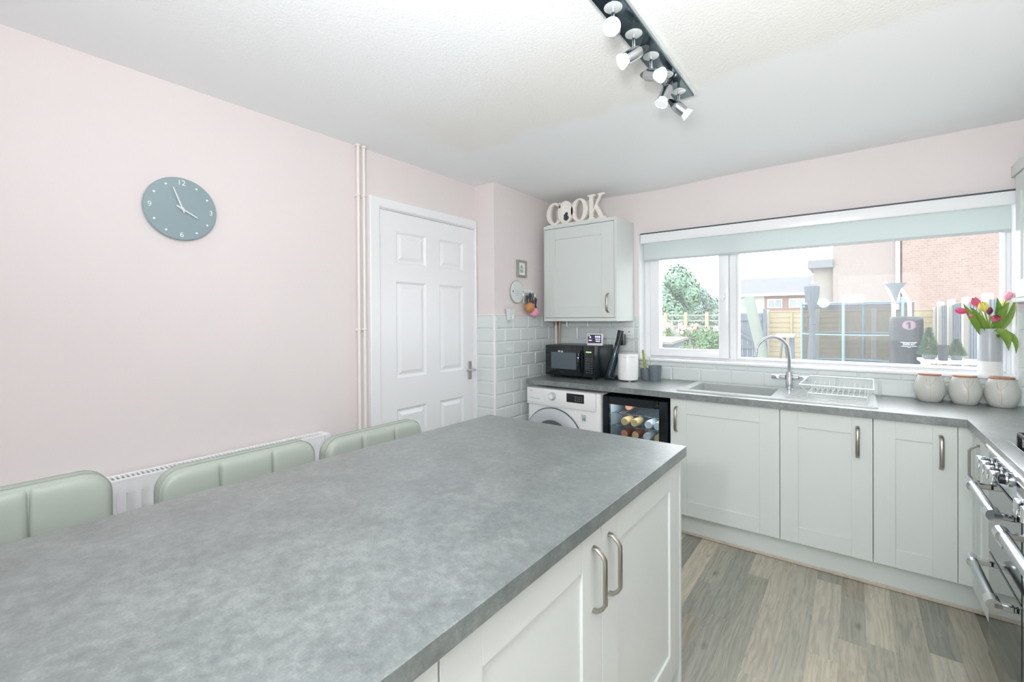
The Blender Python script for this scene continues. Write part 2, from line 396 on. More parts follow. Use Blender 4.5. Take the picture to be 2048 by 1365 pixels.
# rear wall; unseen window opening added behind the camera to let daylight in
wr = MB(); wr.box(-.1, 2.1, YR-.12, YR, 0, ZC+.03); wr.box(3.1, XR+.1, YR-.12, YR, 0, ZC+.03); wr.box(2.1, 3.1, YR-.12, YR, 2.05, ZC+.03); wr.box(2.1, 3.1, YR-.12, YR, 0, 1.0)
struct('wall_rear', wr, M['pink'])
struct('baseboard_left', MB().box(0, .016, YR, -1.85, 0, .12, .004), M['white_gloss'])

# ---- wall tiles (bevelled metro tiles, each its own piece)
TILES = {}
def tile_mesh(w, h, deg):
    k = (round(w, 3), round(h, 3), deg)
    if k not in TILES:
        mb = MB(Matrix.Rotation(math.radians(deg), 4, 'Z')); b = .009; g = .0012
        w2, h2 = w/2 - g, h/2 - g
        o = [(-w2, -h2), (w2, -h2), (w2, h2), (-w2, h2)]; bi = min(b, w2*.4, h2*.4); i_ = [(-w2+bi, -h2+bi), (w2-bi, -h2+bi), (w2-bi, h2-bi), (-w2+bi, h2-bi)]
        mb.grid([[(x, 0, z) for x, z in o], [(x, -.0035, z) for x, z in o], [(x, -TT, z) for x, z in i_]], close_v=True)
        bm = mb.bm; bm.verts.ensure_lookup_table(); mb.cap([bm.verts[j] for j in (8, 9, 10, 11)])
        TILES[k] = mb.mesh('tile', (0, 0, 0), 0); TILES[k].materials.append(M['tile'])
    return TILES[k]
def tile_area(parent, org, deg, width, z0, z1, x_start, pitch=.205, shift=None):
    """org: left end (as seen) of the tiled strip at floor height; rows are counted down from the top course at ZT"""
    mx = RZ(org, deg)
    rows = int((ZT - z0) / .0995) + 1
    for r in range(rows):
        t = ZT - r * .0995; b = max(t - .0995, z0)
        t = min(t, z1)
        if t - b < .012: continue
        x = x_start + (pitch/2 if r % 2 else 0) - pitch * 3
        while x < width:
            a, c = max(x, 0), min(x + pitch, width)
            if c - a > .012:
                o = bpy.data.objects.new('tile', tile_mesh(c - a, t - b, deg)); COL.objects.link(o)
                o.location = mx @ Vector(((a + c)/2, 0, (t + b)/2)); o.parent = parent
            x += pitch
def grout(parent, org, deg, width, z0, z1):
    part('grout', MB(RZ(org, deg)).box(0, width, -.003, 0, z0, z1), M['grout'], parent, smooth=0)
grout(wp, (0, YN, 0), 0, XN, .1, ZT); tile_area(wp, (0, YN, 0), 0, XN, .3, ZT, .19, .6)
grout(wp, (XN, YN, 0), 90, -YN, .1, ZT); tile_area(wp, (XN, YN, 0), 90, -YN, .3, ZT, .013)
grout(wback, (XN, 0, 0), 0, WX0 - XN, .86, ZT); tile_area(wback, (XN, 0, 0), 0, WX0 - XN, .905, ZT, .11)
grout(wback, (WX0, 0, 0), 0, WX1 - WX0, .86, WZ0); tile_area(wback, (WX0, 0, 0), 0, WX1 - WX0, .905, WZ0, .053)
grout(wback, (WX1, 0, 0), 0, XR - WX1, .86, ZT); tile_area(wback, (WX1, 0, 0), 0, XR - WX1, .905, ZT, .05)
grout(wright, (XR, 0, 0), -90, 2.2, .86, ZT); tile_area(wright, (XR, 0, 0), -90, 1.0, .905, ZT, .05)
# tile edge trims
struct('trim_1', MB().box(XN - .004, XN + TT + .002, YN - TT - .002, YN + .004, .1, ZT + .006, .003), M['tiletrim'])
struct('trim_2', MB().box(0, XN, YN - TT - .001, YN, ZT, ZT + .008, .002), M['tiletrim'])
struct('trim_3', MB().box(XN, XN + TT + .001, YN, 0, ZT, ZT + .006, .002), M['tiletrim'])

# ---- door_1: six-panel door in the left wall
d1 = thing('door_1', None, None, (0, -1.33, 0), kind='structure')
fr = MB()
for args in ((-.02, .022, -1.842, -1.772, 0, 2.10), (-.019, .0215, -1.841, -.889, 2.065, 2.125), (-.02, .022, -.905, -.888, 0, 2.10)):
    fr.box(*args, .005)
fr.box(-.08, .006, -1.785, -1.765, 0, 2.075); fr.box(-.08, .006, -1.785, -.9, 2.06, 2.08)
part('door_frame', fr, M['white_gloss'], d1)
LF = RZ((0, 0, 0), 90)        # local frame of the left wall: x -> +y, y (away) -> -x
slab = MB(LF); SX0, SX1 = -1.764, -.906
cols = [(-1.637, -1.384), (-1.262, -1.022)]; rws = [(1.735, 1.938), (1.005, 1.62), (.26, .807)]
xs = [SX0, cols[0][0], cols[0][1], cols[1][0], cols[1][1], SX1]
for i in (0, 2, 4): slab.box(xs[i], xs[i+1], 0, .035, .005, 2.058)
for c in cols:
    zs = [.005, rws[2][0], rws[2][1], rws[1][0], rws[1][1], rws[0][0], rws[0][1], 2.058]
    for i in (0, 2, 4, 6): slab.box(c[0], c[1], 0, .035, zs[i], zs[i+1])
sl = part('door_slab', slab, M['white_gloss'], d1, smooth=0)
for c in cols:
    for r in rws:
        pm = MB(LF); a, b = c; e, f = r
        def rect(i, y): return [(a+i, y, e+i), (b-i, y, e+i), (b-i, y, f-i), (a+i, y, f-i)]
        V = pm.grid([rect(0, 0), rect(.014, .010), rect(.022, .010), rect(.044, .001)], close_v=True); pm.cap(V[-1])
        part('raised_panel', pm, M['white_gloss'], d1, smooth=0)
hd = MB(LF); hd.box(-.973, -.938, -.008, 0, .925, 1.06, .003)
hp = part('handle_plate', hd, M['steel'], d1)
lv = MB(LF); lv.cyl((-.955, -.008, 1.0), (-.955, -.05, 1.0), .009, n=12); lv.tube([(-.95, -.05, 1.0), (-.99, -.052, 1.002), (-1.04, -.05, .998)], [.009, .008, .007], 10); lv.ball((-.955, -.05, 1.0), .011)
part('lever', lv, M['chrome'], hp)
for z in (1.81, .25):
    hg = MB(LF)
    for k in range(5): hg.cyl((-1.77, -.006, z + k*.019), (-1.77, -.006, z + k*.019 + .017), .007, n=10)
    part('hinge', hg, M['silver'], d1)

# ---- window_1
win = thing('window_1', None, None, ((WX0+WX1)/2, WY, WZ0), kind='structure')
GZ0, GZ1 = 1.098, 2.0
f = MB(); f.box(WX0, 1.0, WY-.035, WY+.035, WZ0, WZ1, .006); f.box(2.975, WX1+.0, WY-.035, WY+.035, WZ0, WZ1, .006)
f.box(1.0, 2.975, WY-.035, WY+.035, WZ0, 1.075, .006); f.box(1.0, 2.975, WY-.035, WY+.035, 2.0, WZ1, .006); f.box(1.585, 1.635, WY-.035, WY+.035, 1.07, 2.01, .006)
part('outer_frame', f, M['upvc'], win)
sash = MB(); a0, a1, s0, s1 = 1.002, 1.583, 1.077, 1.998
for q in ((a0, a0+.075, s0, s1), (a1-.068, a1, s0, s1), (a0+.070, a1-.063, s0+.0015, s0+.062), (a0+.070, a1-.063, s1-.06, s1-.0015)):
    sash.box(q[0], q[1], WY-.055, WY+.02, q[2], q[3], .008, 2)
sh = part('opening_sash', sash, M['upvc'], win)
h = MB(); h.box(1.546, 1.566, WY-.062, WY-.054, 1.505, 1.565, .003); h.tube([(1.556, WY-.060, 1.545), (1.556, WY-.085, 1.543), (1.553, WY-.088, 1.53), (1.548, WY-.088, 1.505)], [.009, .009, .009, .008], 8)
wh = part('window_handle', h, M['upvc'], sh)
part('lock_button', MB().lathe([(.006, 0), (.006, .004), (.001, .004)], (1.556, WY-.0845, 1.520), (0, -1, 0), n=12), M['charcoal'], win)
bead = MB()
for q in ((1.635, 1.652, 1.075, 2.0), (2.958, 2.975, 1.075, 2.0), (1.652, 2.958, 1.0755, 1.092), (1.652, 2.958, 1.985, 1.9995)): bead.box(q[0], q[1], WY-.045, WY+.01, q[2], q[3], .004)
part('glazing_bead', bead, M['upvc'], win)
part('window_pane', MB().box(1.07, 1.52, WY-.003, WY+.003, 1.13, 1.95), M['pane'], win, smooth=0)
part('window_pane', MB().box(1.648, 2.962, WY-.003, WY+.003, 1.088, 1.99), M['pane'], win, smooth=0)
part('window_sill', MB().box(WX0-.0, WX1, -.022, WY-.034, WZ0, WZ0+.018, .005, 2), M['upvc'], win)
rv = MB(); rv.box(WX0, WX0+.006, -.001, WY-.03, WZ0+.018, WZ1); rv.box(WX1-.006, WX1, -.001, WY-.03, WZ0+.018, WZ1); rv.box(WX0, WX1, -.001, WY-.03, WZ1-.004, WZ1)
part('reveal_lining', rv, M['white_gloss'], win, smooth=0)

# ---- roller blind
bl = thing('roller_blind', 'pale grey roller blind wound almost up at the top of the window', 'blind', (1.98, -.01, 2.035))
part('cassette', MB().box(.972, 2.985, -.035, .05, 1.963, 2.034, .006, 2), M['upvc'], bl)
part('dark_top_strip', MB().box(.972, 2.985, -.0365, .02, 2.0345, 2.041), M['charcoal'], bl, 'thin dark strip along the top', smooth=0)  # added dark strip drawn for the thin line above the cassette
part('blind_fabric', MB().box(.992, 2.972, -.004, -.001, 1.836, 1.966), M['blind'], bl, smooth=0)
part('bottom_bar', MB().box(.992, 2.972, -.008, .003, 1.824, 1.838, .003), M['grey_plastic'], bl)

# ================================================================== KITCHEN UNITS
WT = .91; WTH = .038; YW = -.60; YD = -.575; XF = 2.725
def shaker(mb, x0, x1, z0, z1, st=.10, th=.02):
    b = .0012
    mb.box(x0, x0+st, 0, th, z0, z1, b); mb.box(x1-st, x1, 0, th, z0, z1, b)
    mb.box(x0+st, x1-st, 0, th, z1-.09, z1, b); mb.box(x0+st, x1-st, 0, th, z0, z0+.09, b)
    mb.box(x0+st-.003, x1-st+.003, .007, th-.002, z0+.085, z1-.085); return mb
def bow_handle(mb, x, z0, z1, out=.032, w=.0075):
    pts = [(x, 0, z1), (x, -.012, z1-.002), (x, -out+.008, z1-.012), (x, -out, z1-.024), (x, -out, z0+.024), (x, -out+.008, z0+.012), (x, -.012, z0+.002), (x, 0, z0)]
    return mb.tube(pts, .0052, 10, sx=1.7)
def base_unit(name, label, org, deg, w, hx, z0=.142, z1=.868, depth=.55, doors=None, st=.10):
    """org = left front corner at door face"""
    mx = RZ(org, deg); t = thing(name, label, 'cabinet', mx @ Vector((w/2, depth/2, 0)))
    cz = z0 - .005
    c = MB(mx); c.box(.001, .019, .022, depth, cz, WT-WTH); c.box(w-.019, w-.001, .022, depth, cz, WT-WTH); c.box(.019, w-.019, .022, depth, cz, cz+.018); c.box(.019, w-.019, depth-.018, depth, cz, WT-WTH); c.box(.019, w-.019, .022, .1, WT-WTH-.018, WT-WTH)
    part('cabinet_body', c, M['carcass'], t, smooth=0)
    for (a, b, h) in (doors or [(0, w, hx)]):
        d = part('cabinet_door', shaker(MB(mx), a+.0015, b-.0015, z0, z1, st), M['cabinet'], t, smooth=30)
        if h is not None: part('handle', bow_handle(MB(mx), h, z1-.205, z1-.05), M['steel'], d, 'brushed steel bow handle')
    return t
base_unit('base_cabinet', 'wide pale grey base cabinet under the sink, next to the drinks fridge', (1.377, YD, 0), 0, .606, .04)
base_unit('base_cabinet', 'middle pale grey base cabinet under the dish rack end of the drainer', (1.983, YD, 0), 0, .407, .345, st=.085)
base_unit('base_cabinet', 'narrow pale grey base cabinet at the right end of the window run', (2.39, YD, 0), 0, .308, .25, st=.085)
# corner post
solo('corner_post', MB().box(2.6985, 2.747, YD, YD + .02, .142, .868, .001).box(2.745, 2.765, YD - .06, YD + .02, .142, .868, .001), M['cabinet'], 'plain pale grey corner post between window-wall cabinets and the range side', 'filler panel')
base_unit('base_cabinet', 'pale grey cabinet on the right wall between corner post and range cooker', (2.747, -.636, 0), -90, .36, .075, depth=.55, st=.085)
pl = solo('plinth', MB().box(1.37, 2.80, YD+.055, YD+.073, .002, .137, .001), M['cabinet'], 'long pale grey plinth board under the window-wall cabinets', 'plinth')
part('scribe_strip', MB().box(1.37, 2.80, YD+.049, YD+.055, .002, .02, .002), mat('worn_plinth_edge', '#c9bdb0', .6, var=(40, .1)), pl, 'worn beige strip along the floor')
solo('plinth', MB().box(2.80, 2.818, -.998, YD+.054, .002, .137, .001), M['cabinet'], 'short pale grey plinth board running from the corner to the range', 'plinth')

# worktop (L-shaped, with the sink cut-out)
SKX0, SKX1, SKY0, SKY1 = 1.445, 1.935, -.468, -.088
w = MB(); z0, z1 = WT-WTH, WT
def slabgrid(mb, xs, ys, keep, z0, z1):
    vs = {}
    def V(i, j, z):
        k = (i, j, z)
        if k not in vs: vs[k] = mb.bm.verts.new((xs[i], ys[j], z))
        return vs[k]
    cells = {(i, j) for i in range(len(xs)-1) for j in range(len(ys)-1) if keep(i, j)}
    for (i, j) in cells:
        mb.cap([V(i, j, z1), V(i+1, j, z1), V(i+1, j+1, z1), V(i, j+1, z1)]); mb.cap([V(i, j, z0), V(i, j+1, z0), V(i+1, j+1, z0), V(i+1, j, z0)])
        for di, dj, a, b in ((-1, 0, (i, j), (i, j+1)), (1, 0, (i+1, j), (i+1, j+1)), (0, -1, (i, j), (i+1, j)), (0, 1, (i, j+1), (i+1, j+1))):
            if (i+di, j+dj) not in cells: mb.cap([V(*a, z0), V(*b, z0), V(*b, z1), V(*a, z1)])
slabgrid(w, [.268, SKX0, SKX1, XF, XR-.001], [-1.0, YW, SKY0, SKY1, -.009], lambda i, j: not (i == 1 and j == 2) and (j > 0 or i == 3), z0, z1)
solo('worktop', w, M['worktop'], 'grey stone-effect L-shaped worktop running under the window', 'worktop', base=Vector((1.7, -.3, z0)), smooth=0)

# ---- wall cabinet with the letters on top
wc = thing('wall_cabinet', 'pale grey wall cabinet left of the window, above the microwave', 'cabinet', (.585, -.17, 1.356))
X0, X1, YC, Z0, Z1 = .2655, .907, -.332, 1.357, 2.137
c = MB(); c.box(X1-.019, X1, YC, -.002, Z0, Z1, .001); c.box(X0, X0+.004, YC+.0, -.002, Z0, Z1, .001)
c.box(X0+.004, X1-.019, YC, -.002, Z1-.026, Z1, .001); c.box(X0+.004, X1-.019, YC, -.002, Z0, Z0+.026, .001); c.box(X0+.004, X1-.019, -.02, -.002, Z0+.026, Z1-.026)
part('cabinet_body', c, M['cabinet'], wc, smooth=0)
d = part('cabinet_door', shaker(MB(Matrix.Translation((0, YC+.002, 0))), X0+.006, X1-.022, Z0+.029, Z1-.029, .10), M['cabinet'], wc)
part('handle', bow_handle(MB(Matrix.Translation((0, YC+.002, 0))), .838, 1.425, 1.565), M['steel'], d, 'brushed steel bow handle')
# right wall cabinet (only its end shows)
rc = thing('wall_cabinet', 'pale grey wall cabinet on the right wall, cut off by the picture edge', 'cabinet', (3.15, -.5, 1.46))
part('cabinet_body', MB().box(2.998, XR-.002, -.92, -.004, 1.45, 2.16, .001), M['cabinet'], rc, smooth=0)
d = part('cabinet_door', shaker(MB(RZ((2.978, 0, 0), -90)), .06, .50, 1.475, 2.10, .085), M['cabinet'], rc)
part('cabinet_door', shaker(MB(RZ((2.978, 0, 0), -90)), .503, .915, 1.475, 2.10, .085), M['cabinet'], rc)
part('cornice', MB().box(2.972, XR-.002, -.92, -.004, 2.105, 2.165, .002), M['cabinet'], rc, smooth=0)
part('light_rail', MB().box(2.975, 2.996, -.92, -.004, 1.45, 1.472, .002), M['cabinet'], rc, smooth=0)

# ================================================================== ISLAND
IX0, IX1, IY0, IY1 = .886, 1.826, -3.98, -1.780
XI = 1.806
solo('island_worktop', MB().box(IX0, IX1, IY0, IY1, WT-WTH, WT, .0015), M['worktop'], 'large grey stone-effect island worktop in the foreground', 'worktop', smooth=0)
IF = (XI, 0, 0)
base_unit('island_cabinet', 'pale grey two-door island cabinet with paired steel handles', (XI, -3.0, 0), 90, 1.195, None, doors=[(0, .561, .515), (.561, 1.195, .603)], z0=.112)
base_unit('island_cabinet', 'pale grey island cabinet nearest the camera, mostly below the frame', (XI, -3.95, 0), 90, .949, None, doors=[(0, .474, .43), (.474, .949, .52)], z0=.112)
solo('island_end_panel', MB().box(.96, XI+.002, -1.803, -1.785, 0, WT-WTH, .001), M['cabinet'], 'pale grey end panel closing the far end of the island', 'panel')
solo('island_back_panel', MB().box(1.235, 1.253, -3.95, -1.804, 0, WT-WTH, .001), M['cabinet'], 'pale grey back panel of the island facing the bar stools', 'panel')
solo('plinth', MB().box(XI-.062, XI-.045, -3.95, -1.804, .002, .107), M['cabinet'], 'pale grey plinth board under the island doors', 'plinth')

# ================================================================== BAR STOOLS
def stool():
    t = thing('bar_stool', 'x', 'stool', (.66, 0, 0), 'sage leather bar stools at the island')
    s = MB(); s.lathe([(.205, 0), (.205, .006), (.19, .014), (.05, .022), (.03, .03)], (.66, 0, 0), n=40); part('base_plate', s, M['chrome'], t)
    s = MB(); s.cyl((.66, 0, .02), (.66, 0, .40), .028, n=20); s.cyl((.66, 0, .40), (.66, 0, .60), .019, n=20); part('gas_column', s, M['chrome'], t)
    s = MB(); s.torus((.76, 0, .30), .13, .010, n=28, a0=-PI*.75, a1=PI*.75); s.cyl((.685, 0, .30), (.67, 0, .30), .01, n=8); s.tube([(.668, -.092, .30), (.66, 0, .30), (.668, .092, .30)], .009, 8); part('footrest', s, M['chrome'], t)
    s = MB(); s.box(.56, .76, -.09, .09, .588, .602, .004); part('seat_bracket', s, M['black_satin'], t)
    s = MB(); s.box(.56, .98, -.215, .215, .602, .685, .034, 4); st = part('seat', s, M['leather'], t)
    # backrest: shell with rounded corners, three padded channels on its front, piping round both edges
    H0, H1, W2 = .64, .93, .242
    def ring(ins, x, zb=0):
        r = .062 - ins; pts = []
        for cx, cz, a0 in ((W2-.062, H1-.062, 0), (-W2+.062, H1-.062, PI/2), (-W2+.062, H0+.062, PI), (W2-.062, H0+.062, 1.5*PI)):
            for k in range(9): a = a0 + PI/2*k/8; pts.append((x, cx + r*math.cos(a), cz + r*math.sin(a)))
        return pts
    b = MB(); V = b.grid([ring(.020, .612), ring(.008, .615), ring(.001, .622), ring(0, .632), ring(0, .664), ring(.004, .672), ring(.012, .676)], close_v=True); b.cap(V[0], True); b.cap(V[-1])
    bk = part('backrest', b, M['leather'], t, smooth=60)
    INS = .004
    def top(y):      # upper outline of the padded front
        R_ = .062 - INS; e = abs(y) - (W2 - .062); return H1 - INS - (0 if e <= 0 else R_ - math.sqrt(max(R_*R_ - e*e, 0)))
    ys = [-W2+INS, -.082, .082, W2-INS]
    for i_, (a, c) in enumerate(zip(ys[:-1], ys[1:])):
        ch = MB(); rows = []
        for j in range(29):
            u = .5 - .5*math.cos(PI*j/28); y = a + (c-a)*u; bul = .019 * (1 - abs(2*u-1)**(12.0))**.45
            zt = top(y); row = []
            for k in range(17):
                v = k/16; v = 1-(1-v)**1.6; z = (H0+.012) + (zt - H0 - .012)*v; e = max(0, 1 - abs(2*v-1)**14)**.55
                row.append((.6665 + bul*e + .004*e*math.sin(PI*v), y, z))
            rows.append(row)
        ch.grid(rows); part('padded_channel', ch, M['leather'], bk, smooth=80)
    for x in (.630, .664):
        p = MB(); p.tube(ring(-.0004, x), .0017, 6, closed=True); part('piping', p, M['seam'], bk)
    s = MB(); s.box(.60, .632, -.06, .06, .60, .72, .01, 2); part('back_support', s, M['black_satin'], t)
    return t
st0 = stool()
def place_stool(y, dz, label, first=False):
    o = st0 if first else copy_tree(st0, (.66, y, 0))
    o.location = (.66 + .015, y, 0); o['label'] = label
    for c in o.children:                      # gas lift: only the upper pieces rise
        if c.name.split('.')[0] in ('seat', 'backrest', 'seat_bracket', 'back_support'): c.location.z = dz
    return o
BASE[st0.name] = Vector((.66, 0, 0))
place_stool(-2.285, -.018, 'sage green leather bar stool nearest the white door', True)
place_stool(-2.812, .0, 'sage green leather bar stool in front of the middle of the radiator')
place_stool(-3.40, .042, 'sage green leather bar stool cut off by the left picture edge')

# ================================================================== RADIATOR, PIPES, CLOCK
rd = thing('radiator', 'white panel radiator low on the pink wall behind the bar stools', 'radiator', (.06, -2.8, .13))
RY0, RY1, RZ0, RZ1 = -3.55, -2.155, .18, .778
pm = MB(); pitch = .0465; n = int((RY1-RY0-.04)/pitch)
prof = []
for i in range(n):
    y = RY0 + .02 + i*pitch
    prof += [(y, .100), (y+.018, .100), (y+.024, .092), (y+.040, .092)]
rows = []
for z, k in ((RZ0, 0), (RZ0+.03, 0), (RZ0+.05, 1), (RZ1-.075, 1), (RZ1-.055, 0), (RZ1-.012, 0), (RZ1-.004, 0)):
    rows.append([((x if k else .100) - (.004 if z in (RZ0, RZ1-.004) else 0), y, z) for y, x in prof])
pm.grid(rows)
pm.box(.02, .099, RY0, RY0+.018, RZ0, RZ1-.004, .002); pm.box(.02, .100, RY1-.03, RY1, RZ0, RZ1-.004, .002); pm.box(.02, .03, RY0, RY1, RZ0, RZ1-.01)
part('front_panel', pm, M['white_gloss'], rd, smooth=25)
g = MB()
g.box(.018, .034, RY0, RY1, RZ1-.012, RZ1, .002); g.box(.090, .101, RY0, RY1, RZ1-.012, RZ1, .002)
k = RY0 + .01
while k < RY1: g.box(.033, .091, k, k+.007, RZ1-.008, RZ1-.002); k += .0155
part('top_grille', g, M['white_gloss'], rd, smooth=0)
v = MB(); v.cyl((.06, RY1+.02, .0), (.06, RY1+.02, .24), .008, n=10); v.cyl((.06, RY1+.02, .24), (.06, RY1+.02, .31), .018, n=14); v.cyl((.06, RY1, .22), (.06, RY1+.03, .22), .011, n=10)
part('valve', v, M['white_gloss'], rd)
for k, (y, lab) in enumerate(((-1.928, 'left one of the two pink-white painted heating pipes on the wall'), (-1.890, 'right one of the two painted heating pipes, nearer the door frame'))):
    p = thing('heating_pipe', lab, 'pipe', (.03, y, 0), 'pair of vertical heating pipes')
    part('pipe', MB().cyl((.03, y, 0), (.03, y, ZC-.004), .0085, n=14), M['cream_pipe'], p)
    part('ceiling_collar', MB().lathe([(.016, -.012), (.016, 0)], (.03, y, ZC-.001), n=16), M['cream_pipe'], p)
    for z in (2.10, 1.32, .5):
        part('pipe_clip', MB().box(0, .03, y-.011, y+.011, z-.007, z+.007, .002).torus((.03, y, z), .0105, .0035, n=16, m=6), M['cream_pipe'], p)

ck = thing('wall_clock', 'round blue-grey wall clock on the pink wall above the radiator', 'clock', (0, -2.789, 1.725))
CY, CZ, CRR = -2.789, 1.857, .1335
part('clock_face', MB().lathe([(CRR-.004, 0), (CRR, .003), (CRR, .015), (CRR-.003, .018), (.001, .018)], (.002, CY, CZ), (1, 0, 0), n=72), M['clock'], ck)
def onwall(y, z, x=.021): return Matrix.Translation((x, y, z)) @ Matrix.Rotation(PI/2, 4, 'Z') @ Matrix.Rotation(PI/2, 4, 'X')
for tx, ang in (('12', 0), ('3', 90), ('6', 180), ('9', 270)):
    a = math.radians(ang); r = CRR * .83
    part('numeral', text(tx, .031, onwall(CY + r*math.sin(a), CZ + r*math.cos(a)), .0004), M['white_print'], ck, smooth=0)
for k in range(12):
    if k % 3:
        a = k*PI/6; r = CRR*.83
        part('hour_dot', MB().lathe([(.0042, 0), (.0042, .0008)], (.020, CY + r*math.sin(a), CZ + r*math.cos(a)), (1, 0, 0), n=12), M['white_print'], ck)
def hand(name, ang, L, tail, w, x):
    a = math.radians(ang); d = Vector((0, math.sin(a), math.cos(a))); o = Vector((x, CY, CZ)); s = Vector((0, d.z, -d.y))
    mb = MB(); pts = [o - d*tail - s*w, o - d*tail + s*w, o + d*L + s*w*.6, o + d*L - s*w*.6]
    mb.box(-1, 1, -1, 1, -1, 1)
    for v_, q in zip(sorted(mb.bm.verts, key=lambda v: (v.co.x, v.co.y, v.co.z)), [pts[0], pts[1], pts[3], pts[2], pts[0], pts[1], pts[3], pts[2]]): v_.co = q + Vector(((v_.co.x > 0)*.002, 0, 0))
    part(name, mb, M['silver'], ck, smooth=0)
hand('hour_hand', 119, .066, .022, .0036, .026); hand('minute_hand', -21, .092, .018, .0033, .030)
part('hub', MB().cyl((.02, CY, CZ), (.034, CY, CZ), .006, n=16), M['silver'], ck)

# ================================================================== CEILING SPOTLIGHTS
sb = thing('spotlight_bar', 'dark mirrored ceiling bar with adjustable chrome spotlights', 'ceiling light', (1.708, -1.9, ZC-.03))
part('bar_plate', MB().box(1.667, 1.749, -2.225, -1.385, ZC-.026, ZC-.018, .002), mat('dark_mirror_glass', '#48575d', .1, metal=.7), sb)
part('bar_edge', MB().box(1.658, 1.758, -2.234, -1.376, ZC-.0185, ZC-.001, .001), M['silver'], sb)
aims = [(.30, -.85, -.35), (-.68, -.52, -.5), (.80, -.30, -.40), (-.30, -.24, -.9), (.62, .46, -.62)]
for (y, aim) in zip((-2.14, -1.972, -1.805, -1.638, -1.47), aims):
    a = Vector(aim).normalized(); zt = ZC - .026
    part('rosette', MB().lathe([(.029, 0), (.029, .002), (.026, .004), (.001, .004)], (1.708, y, zt), (0, 0, -1), n=28), M['silver'], sb)
    hm = MB(); hm.cyl((1.708, y, zt), (1.708, y, zt-.052), .0055, n=12); hm.lathe([(.008, 0), (.008, .012)], (1.708, y, zt-.046), (0, 0, -1), n=12)
    hd = part('lamp_stem', hm, M['chrome'], sb)
    c = Vector((1.708, y, zt - .072))
    mb = MB(); mb.lathe([(.018, -.026), (.0215, -.018), (.0225, 0), (.0225, .030), (.020, .030)], c, a, n=28)
    part('lamp_head', mb, M['steel_grey'], hd)
    part('tail_cap', MB().lathe([(.001, -.060), (.010, -.048), (.018, -.026)], c, a, n=28), M['darkchrome'], hd)
    mb = MB(); mb.lathe([(.018, .024), (.0195, .032), (.027, .050), (.027, .054), (.0245, .055), (.022, .053), (.001, .0535)], c, a, n=28)
    part('bulb', mb, M['lamp_face'], hd, 'frosted white bulb face')

# ================================================================== SINK, TAP, RACK
sk = thing('sink', 'light grey composite sink with drainer set into the window worktop', 'sink', (1.9, -.27, WT))
s = MB(); SX0, SX1, SY0, SY1 = 1.402, 2.412, -.522, -.035; zt = WT + .008
slabgrid(s, [SX0, SKX0+.01, SKX1-.01, SX1], [SY0, SKY0+.01, SKY1-.01, SY1], lambda i, j: not (i == 1 and j == 1), WT+.0005, zt)
part('sink_rim', s, M['sinkgrey'], sk, smooth=0)
bw = MB(); bx0, bx1, by0, by1 = SKX0+.010, SKX1-.010, SKY0+.010, SKY1-.010
def rr(i, z, r):
    pts = []
    for cx, cy, a0 in ((bx1-i-r, by1-i-r, 0), (bx0+i+r, by1-i-r, PI/2), (bx0+i+r, by0+i+r, PI), (bx1-i-r, by0+i+r, 1.5*PI)):
        for k in range(5): a = a0 + PI/2*k/4; pts.append((cx + r*math.cos(a), cy + r*math.sin(a), z))
    return pts
V = bw.grid([rr(-.003, zt, .01), rr(0, zt-.004, .02), rr(.006, WT-.12, .03), rr(.03, WT-.155, .04), rr(.17, WT-.16, .02)], close_v=True, flip=True); bw.cap(V[-1])
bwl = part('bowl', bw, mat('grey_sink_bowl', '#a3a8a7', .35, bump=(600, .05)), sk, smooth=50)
part('waste', MB().lathe([(.04, 0), (.04, .003), (.03, .004), (.001, .002)], ((bx0+bx1)/2, (by0+by1)/2, WT-.1585), n=24), M['chrome'], bwl)
dr = MB()
for k in range(9): dr.box(2.0, 2.37, -.48 + k*.048, -.466 + k*.048, zt-.001, zt+.004, .002)
part('drainer_ribs', dr, M['sinkgrey'], sk)
tp = thing('kitchen_tap', 'tall chrome swan-neck mixer tap behind the sink bowl', 'tap', (1.985, -.135, zt))
t = MB(); t.lathe([(.026, 0), (.026, .006), (.021, .01), (.021, .095), (.017, .105), (.017, .118)], (1.985, -.135, zt), n=28); part('tap_body', t, M['chrome'], tp)
pts = [(1.985, -.135, 1.03), (1.985, -.135, 1.12), (1.984, -.137, 1.155)]
ex, ey = 1.812, -.215
for k in range(1, 15):
    a = PI*k/15; fr_ = (1 - math.cos(a))/2
    pts.append((1.984 + (ex-1.984)*fr_, -.137 + (ey+.137)*fr_, 1.155 + .098*math.sin(a)))
pts.append((ex, ey, 1.155)); pts.append((ex-.004, ey-.002, 1.128))
part('spout', MB().tube(pts, .0095, 12), M['chrome'], tp)
for sg in (-1, 1):
    t = MB(); t.cyl((1.985 + sg*.02, -.135, 1.0), (1.985 + sg*.05, -.135, 1.0), .018, n=16); t.box(1.985+sg*.05, 1.985+sg*.10, -.149, -.121, .986, 1.012, .006, 2)
    part('lever', t, M['chrome'], tp)
rk = thing('dish_rack', 'empty chrome wire dish rack standing on the sink drainer', 'dish rack', (2.23, -.27, zt))
A, B, C_, D = (2.093, -.085, 1.012), (2.405, -.085, 1.012), (2.397, -.43, .994), (2.063, -.43, .996)
a2, b2, c2, d2 = (2.12, -.14, .955), (2.38, -.14, .955), (2.372, -.39, .945), (2.10, -.39, .945)
r = MB(); r.tube([A, B, C_, D], .0042, 8, closed=True); part('top_rim', r, M['silver'], rk)
r = MB(); r.tube([a2, b2, c2, d2], .003, 8, closed=True)
for p, q in ((A, a2), (B, b2), (C_, c2), (D, d2)): r.tube([p, q], .003, 6)
part('basket_frame', r, M['silver'], rk)
def lerp(p, q, t): return tuple(p[i] + (q[i]-p[i])*t for i in range(3))
